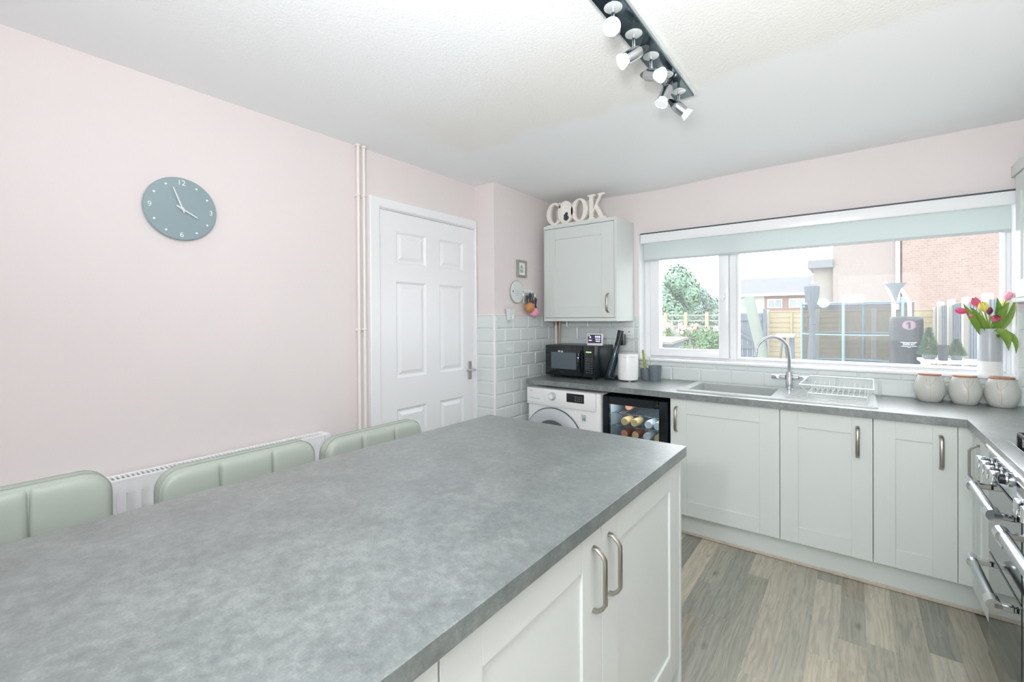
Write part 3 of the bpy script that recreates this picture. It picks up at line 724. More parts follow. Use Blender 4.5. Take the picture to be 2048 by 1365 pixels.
for i in range(11):
    t_ = (i + .5)/11; bk_, fr2 = lerp(a2, b2, t_), lerp(d2, c2, t_)
    m1, m2 = lerp(bk_, fr2, .3), lerp(bk_, fr2, .7)
    def up(p, h): return (p[0], p[1], p[2] + h)
    pts = [bk_, up(lerp(bk_, m1, .7), 0), up(m1, .045), up(lerp(m1, m2, .15), .003), up(lerp(m1, m2, .85), .003), up(m2, .045), up(lerp(m2, fr2, .3), 0), fr2]
    part('plate_wire', MB().tube(pts, .0017, 6), M['silver'], rk)
for q, s_ in ((a2, 1), (b2, 1), (c2, -1), (d2, -1)):
    part('foot', MB().tube([q, (q[0], q[1]-.012*s_*-1, zt+.003), (q[0]+.012*(1 if q[0] < 2.2 else -1), q[1], zt+.003)], .0022, 6), M['silver'], rk)

# ================================================================== WASHING MACHINE
wm = thing('washing_machine', 'white front-loading washing machine under the left end of the worktop', 'washing machine', (.575, -.3, 0))
mb = MB(); mb.box(.272, .898, -.585, -.03, .01, .850, .022, 4)
part('cabinet_shell', mb, M['white_appl'], wm, smooth=50)
mf = MB(); mf.box(.276, .866, -.600, -.58, .72, .848, .006, 2); part('control_panel', mf, M['white_appl'], wm)
part('display', MB().box(.632, .775, -.6025, -.599, .768, .832, .002), M['black_gloss'], wm)
dg = MB()
for i in range(4):
    for j in range(3): dg.box(.70+i*.017, .711+i*.017, -.6032, -.6026, .783+j*.014, .785+j*.014)
part('display_icons', dg, M['grey_plastic'], wm, smooth=0)
kn = MB(); kn.lathe([(.031, 0), (.031, .004), (.025, .006), (.024, .024), (.021, .026), (.001, .026)], (.512, -.600, .797), (0, -1, 0), n=32); part('dial', kn, M['grey_plastic'], wm)
part('dial_cap', MB().lathe([(.019, .026), (.018, .029), (.001, .029)], (.512, -.600, .797), (0, -1, 0), n=28), M['white_appl'], wm)
dw = MB(); dw.box(.285, .43, -.6015, -.599, .742, .842, .001); part('detergent_drawer', dw, M['white_appl'], wm)
part('drawer_grip', MB().tube([(.31, -.602, .775), (.35, -.604, .768), (.40, -.602, .769)], .003, 6), M['grey_plastic'], wm)
part('maker_mark', text('LG', .02, UPRIGHT((.318, -.602, .825), 0), .0002), M['greyframe'], wm, smooth=0)
DC = (.512, -.596, .455)
ds = part('door_ring', MB().lathe([(.250, 0), (.250, .012), (.238, .022), (.20, .030), (.165, .020), (.160, .006)], DC, (0, -1, 0), n=64, cap=False), M['grey_plastic'], wm)
part('door_glass', MB().lathe([(.166, .012), (.150, .0112), (.10, .0095), (.05, .0085), (.001, .008)], DC, (0, -1, 0), n=48, cap=False), mat('smoked_door_glass', '#5c666b', .08, coat=.5), ds)
part('door_seal', MB().torus((DC[0], -.598, DC[2]), .253, .004, (0, 1, 0), n=64), M['charcoal'], wm)
bd = MB(); bd.box(.752, .792, -.6015, -.5995, .672, .690, .001); part('warranty_badge', bd, M['grey_plastic'], wm)
part('badge_digits', text('10', .03, UPRIGHT((.772, -.602, .655), 0), .0002, bold=.0008), M['charcoal'], wm, smooth=0)

# ================================================================== DRINKS FRIDGE + CANS
fr = thing('drinks_fridge', 'black glass-door drinks fridge between washing machine and sink cabinet', 'fridge', (1.135, -.3, 0))
FX0, FX1, FZ0, FZ1, FY = .912, 1.366, .03, .842, -.585
m_in = mat('grey_fridge_liner', '#a9b6bb', .4)
b = MB(); b.box(FX0, FX0+.03, FY+.04, -.04, FZ0, FZ1); b.box(FX1-.03, FX1, FY+.04, -.04, FZ0, FZ1); b.box(FX0, FX1, FY+.04, -.04, FZ1-.03, FZ1); b.box(FX0, FX1, FY+.04, -.04, FZ0, FZ0+.06); b.box(FX0, FX1, -.06, -.04, FZ0, FZ1)
part('fridge_body', b, M['black_satin'], fr, smooth=0)
b = MB(); b.box(FX0+.03, FX0+.034, FY+.05, -.062, FZ0+.06, FZ1-.03); b.box(FX1-.034, FX1-.03, FY+.05, -.062, FZ0+.06, FZ1-.03); b.box(FX0+.03, FX1-.03, -.066, -.062, FZ0+.06, FZ1-.03); b.box(FX0+.03, FX1-.03, FY+.05, -.062, FZ1-.034, FZ1-.03)
part('fridge_liner', b, m_in, fr, smooth=0)
b = MB(); b.box(FX0, FX0+.045, FY, FY+.038, FZ0+.02, FZ1, .004); b.box(FX1-.06, FX1, FY, FY+.038, FZ0+.02, FZ1, .004); b.box(FX0+.045, FX1-.06, FY, FY+.038, FZ1-.055, FZ1, .003); b.box(FX0+.045, FX1-.06, FY, FY+.038, FZ0+.02, FZ0+.08, .003)
dd = part('fridge_door', b, M['black_gloss'], fr)
part('door_pane', MB().box(FX0+.044, FX1-.059, FY+.004, FY+.008, FZ0+.078, FZ1-.053), M['fridge_glass'], dd, smooth=0)
part('door_mark', text('HUSKY' if False else '- - -', .014, UPRIGHT((1.30, FY-.0006, .812), 0), .0002), M['grey_plastic'], dd, smooth=0)
def shelf(z):
    b = MB(); b.tube([(FX0+.036, FY+.07, z), (FX1-.036, FY+.07, z)], .003, 6); b.tube([(FX0+.036, -.09, z), (FX1-.036, -.09, z)], .003, 6)
    x = FX0 + .05
    while x < FX1 - .045: b.tube([(x, FY+.07, z), (x, -.09, z)], .0016, 5); x += .022
    part('wire_shelf', b, M['chrome'], fr)
SH = (.716, .628, .545)
for z in SH: shelf(z)
lb = part('fridge_lamp', MB().box(.98, 1.28, -.535, -.52, FZ1-.040, FZ1-.035), emis('fridge_light', '#f4f8ff', 45), fr, smooth=0)
fcol = {'orange': mat('orange_can', '#dd9a76', .35), 'gold': mat('gold_can', '#dcbf8c', .3), 'silver': mat('silver_can', '#dfe3e4', .3), 'red': mat('red_brown_can', '#9a5444', .35)}
can_proto = {}
def can(x, y, z, kind, rim, label, group):
    t = thing('drink_can', label, 'can', (x, y, z), group); r = .027
    # cans lie on their sides with the ends towards the glass
    body = MB(); body.lathe([(r*.86, 0), (r, .006), (r, .112), (r*.86, .12)], (x, y, z + r), (0, 1, 0), n=24); part('can_body', body, fcol[kind], t)
    e = MB(); e.lathe([(r*.88, -.0015), (r*.80, 0), (r*.76, .003), (.001, .003)], (x, y, z + r), (0, 1, 0), n=24); e.torus((x, y-.001, z+r), r*.86, .0016, (0, 1, 0), n=24, m=6); part('can_end', e, fcol[rim], t)
    tb = MB(); tb.lathe([(.008, -.001), (.007, -.0025)], (x, y+.002, z + r), (0, 1, 0), n=12); part('pull_tab', tb, M['silver'], t)
yy = -.50
can(1.025, yy+.1, SH[0]+.003, 'orange', 'orange', 'lone orange can lying on the top fridge shelf', None)
can(1.036, yy, SH[1]+.003, 'gold', 'gold', 'leftmost gold-ended can on the middle fridge shelf', 'cans on the middle fridge shelf')
can(1.108, yy, SH[1]+.003, 'gold', 'gold', 'second gold-ended can on the middle fridge shelf', 'cans on the middle fridge shelf')
can(1.205, yy, SH[1]+.003, 'silver', 'silver', 'silver-ended can beside the gold ones on the middle fridge shelf', 'cans on the middle fridge shelf')
can(1.268, yy, SH[1]+.003, 'silver', 'silver', 'rightmost silver-ended can on the middle fridge shelf', 'cans on the middle fridge shelf')
can(1.036, yy, SH[2]+.003, 'red', 'orange', 'leftmost orange-ended red can on the lower fridge shelf', 'cans on the lower fridge shelf')
can(1.115, yy, SH[2]+.003, 'red', 'gold', 'gold-ended red can second on the lower fridge shelf', 'cans on the lower fridge shelf')
can(1.195, yy, SH[2]+.003, 'silver', 'silver', 'silver can third on the lower fridge shelf', 'cans on the lower fridge shelf')
can(1.272, yy, SH[2]+.003, 'silver', 'gold', 'rightmost gold-ended silver can on the lower fridge shelf', 'cans on the lower fridge shelf')

# ================================================================== WORKTOP ITEMS
mw = thing('microwave', 'black microwave oven in the corner under the wall cabinet', 'microwave', (.55, -.24, WT))
X0, X1, Y0, Y1, Z0, Z1 = .320, .762, -.40, -.075, .928, 1.168
part('oven_shell', MB().box(X0, X1, Y0+.02, Y1, Z0, Z1, .006, 2), M['black_satin'], mw)
dm = part('oven_door', MB().box(X0+.001, X1-.105, Y0, Y0+.019, Z0+.002, Z1-.002, .004, 2), M['black_gloss'], mw)
part('door_window', MB().box(X0+.055, X1-.160, Y0-.0015, Y0, Z0+.055, Z1-.055, .0006), mat('grey_oven_glass', '#55636a', .12), dm)
hb = MB(); hb.tube([(X1-.115, Y0-.004, Z1-.03), (X1-.125, Y0-.024, Z1-.06), (X1-.130, Y0-.03, (Z0+Z1)/2), (X1-.125, Y0-.024, Z0+.06), (X1-.115, Y0-.004, Z0+.03)], [.006, .008, .009, .008, .006], 10)
part('door_handle', hb, M['black_gloss'], dm)
part('maker_strip', text('- - - - -', .012, UPRIGHT((X0+.155, Y0-.0008, Z0+.03), 0), .0002), M['grey_plastic'], dm, smooth=0)
cp = part('control_panel', MB().box(X1-.103, X1-.001, Y0, Y0+.019, Z0+.002, Z1-.002, .004, 2), M['black_gloss'], mw)
part('led_display', MB().box(X1-.076, X1-.030, Y0-.001, Y0, Z1-.050, Z1-.041), M['led_green'], cp, smooth=0)
kb = MB()
for i in range(3):
    for j in range(7): kb.box(X1-.078+i*.022, X1-.066+i*.022, Y0-.001, Y0, Z0+.035+j*.018, Z0+.040+j*.018)
part('keypad', kb, mat('dim_key_print', '#5b666c', .4), cp, smooth=0)
for x in (X0+.04, X1-.04):
    for y in (Y0+.06, Y1-.04): part('foot', MB().lathe([(.014, 0), (.016, .019)], (x, y, WT), n=14), M['black_satin'], mw)
sd = thing('digital_clock', 'small white-framed digital display clock on top of the microwave', 'clock', (.70, -.28, 1.168))
Mx = RZ((.705, -.285, 1.168), 8)
part('clock_case', MB(Mx).box(-.062, .062, -.012, .022, 0, .092, .005, 2), M['white_appl'], sd)
part('clock_screen', MB(Mx).box(-.055, .055, -.0135, -.0115, .018, .085, .001), M['screen'], sd)
q = MB(Mx)
for x0, x1, z0, z1 in ((-.040, -.028, .058, .070), (-.046, -.022, .036, .044), (-.050, -.036, .074, .080), (.006, .016, .060, .076), (.020, .030, .060, .076), (.034, .046, .060, .076), (.008, .028, .046, .053), (.032, .046, .046, .053), (.010, .044, .030, .038)): q.box(x0, x1, -.0139, -.0134, z0, z1)
part('screen_icons', q, M['screen_px'], sd, smooth=0)
vc = thing('handheld_vacuum', 'black handheld vacuum standing in its dock beside the microwave', 'vacuum cleaner', (.845, -.27, WT))
part('dock', MB().box(.788, .872, -.30, -.19, WT, WT+.03, .008, 2), M['black_gloss'], vc)
part('dust_bin', MB().tube([(.812, -.265, WT+.025), (.818, -.262, WT+.06), (.842, -.25, 1.05), (.856, -.245, 1.12), (.868, -.238, 1.165)], [.028, .033, .033, .028, .021], 20), mat('blue_black_plastic', '#26343f', .16, coat=.4), vc)
part('vacuum_handle', MB().tube([(.866, -.239, 1.16), (.880, -.232, 1.22), (.892, -.225, 1.285)], [.022, .021, .0235], 16, sx=.75), M['black_satin'], vc)
part('charger', MB().box(.866, .90, -.20, -.14, 1.17, 1.255, .006, 2), M['black_satin'], vc)
ro = thing('bread_canister', 'plain white rounded canister on short feet beside the vacuum', 'canister', (.96, -.26, WT))
mb = MB(); mb.lathe([(.066, .008), (.072, .012), (.074, .03), (.0735, .192), (.072, .198), (.068, .200), (.001, .2005)], (.962, -.255, WT), n=40); part('canister_body', mb, M['white_appl'], ro, smooth=45)
part('lid_line', MB().torus((.962, -.255, WT+.182), .0742, .0012, n=40, m=6), M['grey_plastic'], ro)
for k in range(3): a = PI*.35 + 2*PI*k/3; part('foot', MB().lathe([(.008, 0), (.010, .010)], (.962+.055*math.cos(a), -.255+.055*math.sin(a), WT), n=12), M['grey_plastic'], ro)
def pot(x, y, r0, r1, h, lab):
    o = solo('utensil_pot', MB().lathe([(r0, 0), (r1, h), (r1-.005, h), (r0-.004, .006), (.001, .006)], (x, y, WT), n=28), M['grey_pot'], lab, 'pot', 'slate grey pots by the window sill', base=Vector((x, y, WT))); return o
pot(1.045, -.10, .040, .046, .082, 'lower slate grey pot tucked behind the white canister')
pot(1.120, -.125, .040, .048, .112, 'taller slate grey pot at the corner of the window sill')
br = thing('dish_brush', 'green-handled dish brush leaning behind the white canister', 'brush', (1.03, -.09, WT+.01))
part('brush_handle', MB().tube([(1.042, -.10, WT+.02), (1.022, -.085, 1.03), (1.005, -.07, 1.13)], [.006, .011, .008], 8, sx=.6), mat('olive_green_plastic', '#9aa548', .5), br)
part('brush_head', MB().tube([(1.045, -.105, WT+.02), (1.05, -.10, WT+.05)], [.014, .016], 10), M['paper'], br)
sc = thing('cleaning_cloth', 'pale folded cloth draped upright by the window sill', 'cloth', (1.07, -.09, WT+.01))
cl = MB(); cl.grid([[(1.045+.05*u+.03*(1-v)*u, -.065+.012*math.sin(6*u+2*v), WT+.02+v*(.16-.10*u)) for v in [k/6 for k in range(7)]] for u in [k/10 for k in range(11)]])
part('folded_cloth', cl, M['paper'], sc, smooth=80)
# sockets
def socket(x, y, z, deg, label):
    t = thing('wall_socket', label, 'socket', (x, y, z-.043)); Mx = RZ((x, y, z), deg)
    part('face_plate', MB(Mx).box(-.073, .073, -.009, 0, -.043, .043, .003, 2), M['white_appl'], t)
    s = MB(Mx)
    for k in (-.036, .036):
        s.box(k-.004, k+.004, -.0095, -.0088, .002, .012); s.box(k-.014, k-.007, -.0095, -.0088, -.02, -.016); s.box(k+.007, k+.014, -.0095, -.0088, -.02, -.016)
    part('pin_holes', s, M['charcoal'], t, smooth=0)
    for k in (-.018, .018): part('rocker', MB(Mx).box(k-.006, k+.006, -.012, -.009, .016, .034, .001), M['white_appl'], t)
    return t
socket(.835, -TT, 1.262, 0, 'white double socket on tiles behind the digital clock')
socket(3.105, -TT, 1.33, 0, 'white double socket on tiles right of the window')
# pipes under the cabinet in the corner
for i, (x, y, m, lab) in enumerate(((.215, -.062, 'cream_pipe', 'thicker cream-painted pipe in the corner behind the microwave'), (.248, -.055, 'copper_pipe', 'thin bare copper pipe in the corner behind the microwave'))):
    p = thing('corner_pipe', lab, 'pipe', (x, y, WT))
    part('pipe', MB().cyl((x, y, WT), (x, y, Z1 + .6), .0115 - .004*i, n=14), M[m], p)
    part('pipe_joint', MB().cyl((x, y, 1.315), (x, y, 1.35), .0155 - .005*i, n=14), M['copper_pipe'], p)

# canisters
def canister():
    t = thing('storage_canister', 'x', 'canister', (0, 0, 0), 'bamboo-lidded canisters on the worktop')
    prof = [(.040, 0), (.047, .004), (.060, .03), (.0665, .058), (.066, .085), (.058, .118), (.048, .142), (.046, .146)]
    part('jar', MB().lathe(prof, n=48), M['ceramic_grey'], t, smooth=60)
    part('lid', MB().lathe([(.045, .144), (.048, .146), (.048, .152), (.045, .155), (.001, .155)], n=40), M['bamboo'], t)
    def rad(z):
        for (r0, z0), (r1, z1) in zip(prof[:-1], prof[1:]):
            if z0 <= z <= z1: return r0 + (r1-r0)*(z-z0)/(z1-z0)
        return .05
    mo = MB(); A0 = -PI/2 - .05
    for line in ([(0, .012), (.03, .05), (.0, .09), (.05, .132)], [(.012, .085), (-.22, .108), (-.28, .13)], [(.02, .095), (.28, .115), (.5, .135)], [(.0, .09), (-.08, .115), (-.06, .136)]):
        pts = []
        for (u, z), (u2, z2) in zip(line[:-1], line[1:]):
            for k in range(4): q = k/4; zz = z + (z2-z)*q; a = A0 + u + (u2-u)*q; r = rad(zz) + .0003; pts.append((r*math.cos(a), r*math.sin(a), zz))
        u, z = line[-1]; a = A0+u; pts.append((rad(z)*math.cos(a), rad(z)*math.sin(a), z))
        mo.tube(pts, .0009, 5)
    part('twig_motif', mo, M['gold'], t)
    return t
c0 = canister()
for i, (x, y, lab, rz) in enumerate(((2.647, -.088, 'left pale grey canister with bamboo lid below the window sill', 0), (2.786, -.092, 'middle pale grey canister with bamboo lid below the window sill', .12), (2.923, -.092, 'right pale grey canister with bamboo lid below the tulip vase', -.15))):
    o = c0 if i == 0 else copy_tree(c0, (x, y, WT))
    o.location = (x, y, WT); o.rotation_euler.z = rz; o['label'] = lab

# vase with tulips
VX, VY, VZ = 2.902, .045, WZ0 + .018
va = thing('vase', 'tall grey vase with a white base on the window sill, holding tulips', 'vase', (VX, VY, VZ))
part('vase_body', MB().lathe([(.047, .072), (.049, .073), (.049, .246), (.0475, .250), (.0455, .248), (.0455, .075)], (VX, VY, VZ), n=44), mat('pale_grey_glaze', '#b9bec4', .3), va, smooth=45)
part('vase_foot', MB().lathe([(.046, 0), (.049, .003), (.049, .0735), (.001, .0735)], (VX, VY, VZ), n=44), M['white_appl'], va, smooth=45)
part('water', MB().lathe([(.0455, .076), (.0455, .17), (.001, .17)], (VX, VY, VZ), n=24), mat('vase_water', '#8fa09a', .1), va)
leafm = [mat('tulip_leaf', '#7fa043', .45, var=(20, .15)), mat('tulip_leaf_dark', '#5f8f35', .45, var=(20, .15))]
stemm = mat('tulip_stem', '#8fb04f', .5)
def leaf(mb, p0, p1, p2, w):
    p0, p1, p2 = map(Vector, (p0, p1, p2)); n = 9; rows = []
    for i in range(n+1):
        t = i/n; p = p0*(1-t)**2 + p1*2*t*(1-t) + p2*t*t; d = ((p1-p0)*(1-t) + (p2-p1)*t).normalized()
        sd_ = d.cross(Vector((.3, -1, .2))).normalized(); nn = sd_.cross(d)
        ww = w * (math.sin(PI*min(1, t*.93+.09))**.8) + .0008
        rows.append([p - sd_*ww + nn*ww*.35, p - sd_*ww*.5 + nn*ww*.08, p, p + sd_*ww*.5 + nn*ww*.08, p + sd_*ww + nn*ww*.35])
    mb.grid(rows)
def tulip(head, colr, label, r=.021, leaves=(), dirv=None):
    hx, hy, hz = head; base = Vector((VX + (hx-VX)*.18, VY + (hy-VY)*.18, VZ + .10))
    t = thing('tulip', label, 'flower', base, 'tulips in the grey vase')
    tip = Vector(head); mid = Vector((VX + (hx-VX)*.32, VY + (hy-VY)*.32, VZ + .25 + (hz-VZ-.25)*.3))
    d = (tip - mid).normalized() if dirv is None else Vector(dirv).normalized()
    bot = tip - d * r * 1.1
    part('stem', MB().tube([base, lerp(base, mid, .6), mid, lerp(mid, bot, .5), bot], .0036, 7), stemm, t)
    q = d.to_track_quat('Z', 'Y').to_matrix(); m = mat('tulip_petal', colr, .5, var=(35, .12))
    for k in range(6):
        a = k*PI/3; inn = .86 if k % 2 else 1; pm_ = MB(); rows = []
        for i in range(8):
            v = i/7; rad = r * inn * (math.sin(min(v*1.9, PI/2+.0))**.7 * (1 - .45*max(0, v-.5)/.5)); hgt = r*(-1.15 + 2.5*v)
            wd_ = .62 * math.sin(PI*min(.96, .12 + .80*v))**.6
            rows.append([tip + q @ Vector((rad*math.cos(a+s_*wd_), rad*math.sin(a+s_*wd_), hgt)) for s_ in (-1, -.5, 0, .5, 1)])
        pm_.grid(rows); part('petal', pm_, m, t, smooth=80)
    for i, (p1, p2, w_) in enumerate(leaves):
        lm = MB(); leaf(lm, lerp(base, mid, .6), p1, p2, w_); part('leaf', lm, leafm[i % 2], t, smooth=80)
tulip((2.788, -.01, 1.408), '#e2547f', 'bright pink tulip leaning farthest left out of the grey vase', .021, [((2.83, .0, 1.36), (2.79, -.02, 1.45), .016)], (-1, -.1, .25))
tulip((2.848, .03, 1.452), '#d95a7c', 'rose-pink ruffled tulip at the top left of the bunch', .023, [((2.86, .02, 1.37), (2.82, .0, 1.43), .018)])
tulip((2.872, .0, 1.425), '#ece27a', 'large yellow tulip in the middle of the bunch', .024, [((2.875, -.02, 1.34), (2.84, -.03, 1.40), .014)])
tulip((2.898, .03, 1.405), '#7b3a63', 'dark purple tulip beside the large yellow one', .018)
tulip((2.911, -.02, 1.365), '#df6f88', 'pink tulip facing forward just above the vase rim', .023, [((2.95, -.03, 1.34), (2.955, -.05, 1.20), .026)], (.1, -.9, .35))
tulip((2.972, .05, 1.482), '#efa6bd', 'pale pink tulip highest and farthest right', .020, [((2.98, .02, 1.36), (2.99, .02, 1.47), .015), ((2.94, .02, 1.38), (2.925, .02, 1.48), .018)])
tulip((2.952, .06, 1.432), '#e9e08c', 'pale yellow tulip half hidden behind right leaves', .021, [((2.93, .0, 1.40), (2.965, -.01, 1.455), .019)])
tulip((2.822, .0, 1.382), '#e88aa0', 'small pale pink bud low on the left of the bunch', .014, [((3.0, .0, 1.33), (2.985, -.03, 1.185), .017)])
# ---- letters on the wall cabinet
ct = thing('cook_letters', 'cream wooden COOK letters standing on the wall cabinet', 'ornament', (.5, -.28, 2.137))
LZ = 2.137; LY0, LY1 = -.292, -.268; LD = (0, LY1-LY0, 0)
def oring(mb, cx, w, h, t, ts, a0=0, a1=2*PI, n=40):
    full = a1-a0 > 6.28; k = n if full else n+1
    for i in range(n):
        q = []
        for j in (i, i+1):
            a = a0 + (a1-a0)*j/n; c_, s_ = math.cos(a), math.sin(a)
            q.append(((cx + w/2*c_, LZ + .012 + h/2 + h/2*s_), (cx + (w/2-t)*c_, LZ + .012 + h/2 + (h/2-ts)*s_)))
        mb.prism([q[0][0], q[1][0], q[1][1], q[0][1]], LD, (0, LY0, 0))
H = .183
m1 = MB(); oring(m1, .345, .155, H, .042, .016, math.radians(48), math.radians(318)); m1.prism([(.388, LZ+.145), (.402, LZ+.145), (.402, LZ+.19), (.388, LZ+.185)], LD, (0, LY0, 0))
part('letter', m1, M['cream'], ct, smooth=0)
m2 = MB(); oring(m2, .447, .140, H, .022, .018); o2 = part('letter', m2, M['cream'], ct, smooth=0)
ph = MB(); ph.lathe([(.001, 0), (.055, 0)], (0, 0, 0), n=32, cap=False)
for v in ph.bm.verts: v.co = Vector((.447 + v.co.x*.93, LY0+.012, LZ + .012 + H/2 + v.co.y*1.38))
part('photo', ph, M['paper'], o2, smooth=0)
pp = MB(); pp.ball((.452, LY0+.0105, LZ+.09), .016, sc=(.9, .15, 1)); pp.ball((.450, LY0+.0105, LZ+.058), .022, sc=(1.1, .12, 1)); pp.ball((.436, LY0+.0105, LZ+.078), .012, sc=(.9, .15, 1))
part('photo_print', pp, M['blackprint'], o2)
m3 = MB(); oring(m3, .575, .150, H, .040, .014); part('letter', m3, M['cream'], ct, smooth=0)
m4 = MB(); kx = .648; kq = 0
for poly in ([(kx+.014, 0), (kx+.046, 0), (kx+.046, .195), (kx+.014, .195)], [(kx, 0), (kx+.06, 0), (kx+.06, .014), (kx, .014)], [(kx, .181), (kx+.06, .181), (kx+.06, .195), (kx, .195)],
             [(kx+.046, .075), (kx+.102, .188), (kx+.120, .188), (kx+.046, .052)], [(kx+.056, .095), (kx+.078, .118), (kx+.138, .006), (kx+.104, .006)], [(kx+.084, 0), (kx+.155, 0), (kx+.155, .013), (kx+.084, .013)], [(kx+.085, .182), (kx+.14, .182), (kx+.14, .195), (kx+.085, .195)]):
    kq += .0005; m4.prism([(x, LZ + .012 + z) for x, z in poly], (0, LD[1] - 2*kq, 0), (0, LY0 + kq, 0))
part('letter', m4, M['cream'], ct, smooth=0)
part('letter_base', MB().box(.272, .808, LY0-.012, LY1+.012, LZ, LZ+.013, .002), M['cream'], ct)

# ---- things on the pier's side wall (frame x -> +y)
def PW(y, z): return RZ((XN, y, z), 90)
pf = thing('picture_frame', 'small grey picture frame on the pink wall left of the wall cabinet', 'picture', (XN, -.549, 1.71))
f = MB(PW(-.549, 1.777))
for q in ((-.062, -.045, -.067, .067), (.045, .062, -.067, .067), (-.045, .045, .05, .067), (-.045, .045, -.067, -.05)): f.box(q[0], q[1], -.02, 0, q[2], q[3], .003)
part('frame', f, M['greyframe'], pf)
part('print', MB(PW(-.549, 1.777)).box(-.046, .046, -.008, -.004, -.051, .051), M['paper'], pf, smooth=0)
ic = MB(PW(-.549, 1.777)); ic.prism([(-.026, .004), (.026, .004), (0, .036)], (0, -.001, 0), (0, -.008, 0)); ic.box(-.022, .022, -.009, -.008, -.030, -.004)
part('house_motif', ic, mat('sage_print', '#a9bcb2', .7), pf, smooth=0)
pq = thing('round_plaque', 'round pale grey wall plaque below the small picture frame', 'plaque', (XN, -.613, 1.5))
part('plaque_disc', MB().lathe([(.086, 0), (.087, .004), (.087, .012), (.083, .015), (.001, .015)], (XN, -.613, 1.59), (1, 0, 0), n=48), mat('pale_plaque', '#dde3e3', .5), pq)
part('plaque_rim', MB().torus((XN+.008, -.613, 1.59), .088, .0035, (1, 0, 0), n=48, m=8), M['greyframe'], pq)
part('plaque_lettering', text('coffee\nbar', .03, PW(-.60, 1.60) @ Matrix.Rotation(PI/2, 4, 'X') @ Matrix.Translation((0, 0, .0153)), .0002) if False else MB(PW(-.613, 1.59)).box(-.03, .03, -.0165, -.0148, .004, .006).box(-.022, .024, -.0165, -.0148, -.012, -.010).box(-.03, .018, -.0165, -.0148, -.03, -.028), M['greyframe'], pq, smooth=0)
part('plaque_screw', MB().lathe([(.006, 0), (.005, .003), (.001, .003)], (XN+.015, -.672, 1.592), (1, 0, 0), n=12), M['blackprint'], pq)
kh = thing('key_hook_rack', 'small white key rail on the wall beside the round plaque', 'key rack', (XN, -.47, 1.57))
part('rail', MB().box(XN, XN+.014, -.575, -.392, 1.585, 1.618, .003), M['white_appl'], kh)
for k in range(4): part('hook', MB().tube([(XN+.012, -.555+k*.046, 1.595), (XN+.03, -.555+k*.046, 1.59), (XN+.033, -.555+k*.046, 1.60)], .0022, 6), M['chrome'], kh)
ky = thing('key_bunch', 'bunch of dark keys and green tags hanging from the key rail', 'keys', (XN+.03, -.45, 1.5))
kk = [(-.545+.0135*i, ['silver', 'blackprint', 'leaf', 'greyframe', 'blackprint', 'leaf'][i % 6]) for i in range(13)]
M['leaf'] = mat('green_key_tag', '#5d7a55', .6)
part('key_ring', MB().torus((XN+.03, -.46, 1.572), .017, .0016, (1, 0, 0), n=20, m=6).torus((XN+.032, -.425, 1.575), .014, .0016, (1, 0, 0), n=20, m=6), M['chrome'], ky)
for i, (y, m) in enumerate(kk):
    zz = 1.572 - .017*((i*5) % 4)
    xk = XN + .024 + .012*((i*2) % 3); k = MB(); k.ball((xk, y, zz-.006), .019, 12, 8, (.5, .8, 1)); k.box(xk-.003, xk+.003, y-.006, y+.006, zz-.075, zz-.012, .001); k.box(xk-.003, xk+.003, y+.003, y+.013, zz-.070, zz-.058)
    part('key', k, M[m], ky)
tl = thing('leather_fob', 'tan oval leather key fob hanging below the keys', 'key fob', (XN+.035, -.50, 1.42))
part('fob', MB().ball((XN+.052, -.50, 1.468), .050, 24, 14, (.75, .95, .86)), M['tan_leather'], tl)
part('strap', MB().tube([(XN+.036, -.49, 1.505), (XN+.034, -.475, 1.54), (XN+.033, -.462, 1.565)], .003, 6), M['tan_leather'], tl)
#
po = thing('pompom_fob', 'pink fluffy pompom key fob hanging lowest over the tiles', 'key fob', (XN+.04, -.475, 1.40))
pb = MB(); pb.ball((XN+.062, -.455, 1.428), .037, 24, 16)
for v in pb.bm.verts: v.co += (v.co - Vector((XN+.062, -.455, 1.428))).normalized() * random.uniform(-.004, .004)
part('pompom', pb, M['pinkpom'], po, smooth=80); part('cord', MB().tube([(XN+.062, -.445, 1.46), (XN+.05, -.435, 1.53), (XN+.033, -.43, 1.57)], .0018, 6), M['pinkpom'], po)
dp = thing('wall_caddy', 'clear white tapered holder stuck at the top edge of the tiles', 'holder', (XN+.02, -.72, 1.368))
q = MB(); ri = lambda s_, z, d_: [(XN+.010, -.718-s_, z), (XN+.010+d_, -.718-s_, z), (XN+.010+d_, -.718+s_, z), (XN+.010, -.718+s_, z)]
V = q.grid([ri(.026, 1.368, .024), ri(.040, 1.455, .036), ri(.037, 1.455, .033), ri(.024, 1.373, .021)], close_v=True); q.cap(V[0], True); q.cap(V[-1])
part('holder_cup', q, mat('frosted_clear_plastic', '#dfe5e8', .15), dp, smooth=0)
part('white_insert', MB().box(XN+.0345, XN+.040, -.712, -.698, 1.376, 1.436, .002), M['paper'], dp)

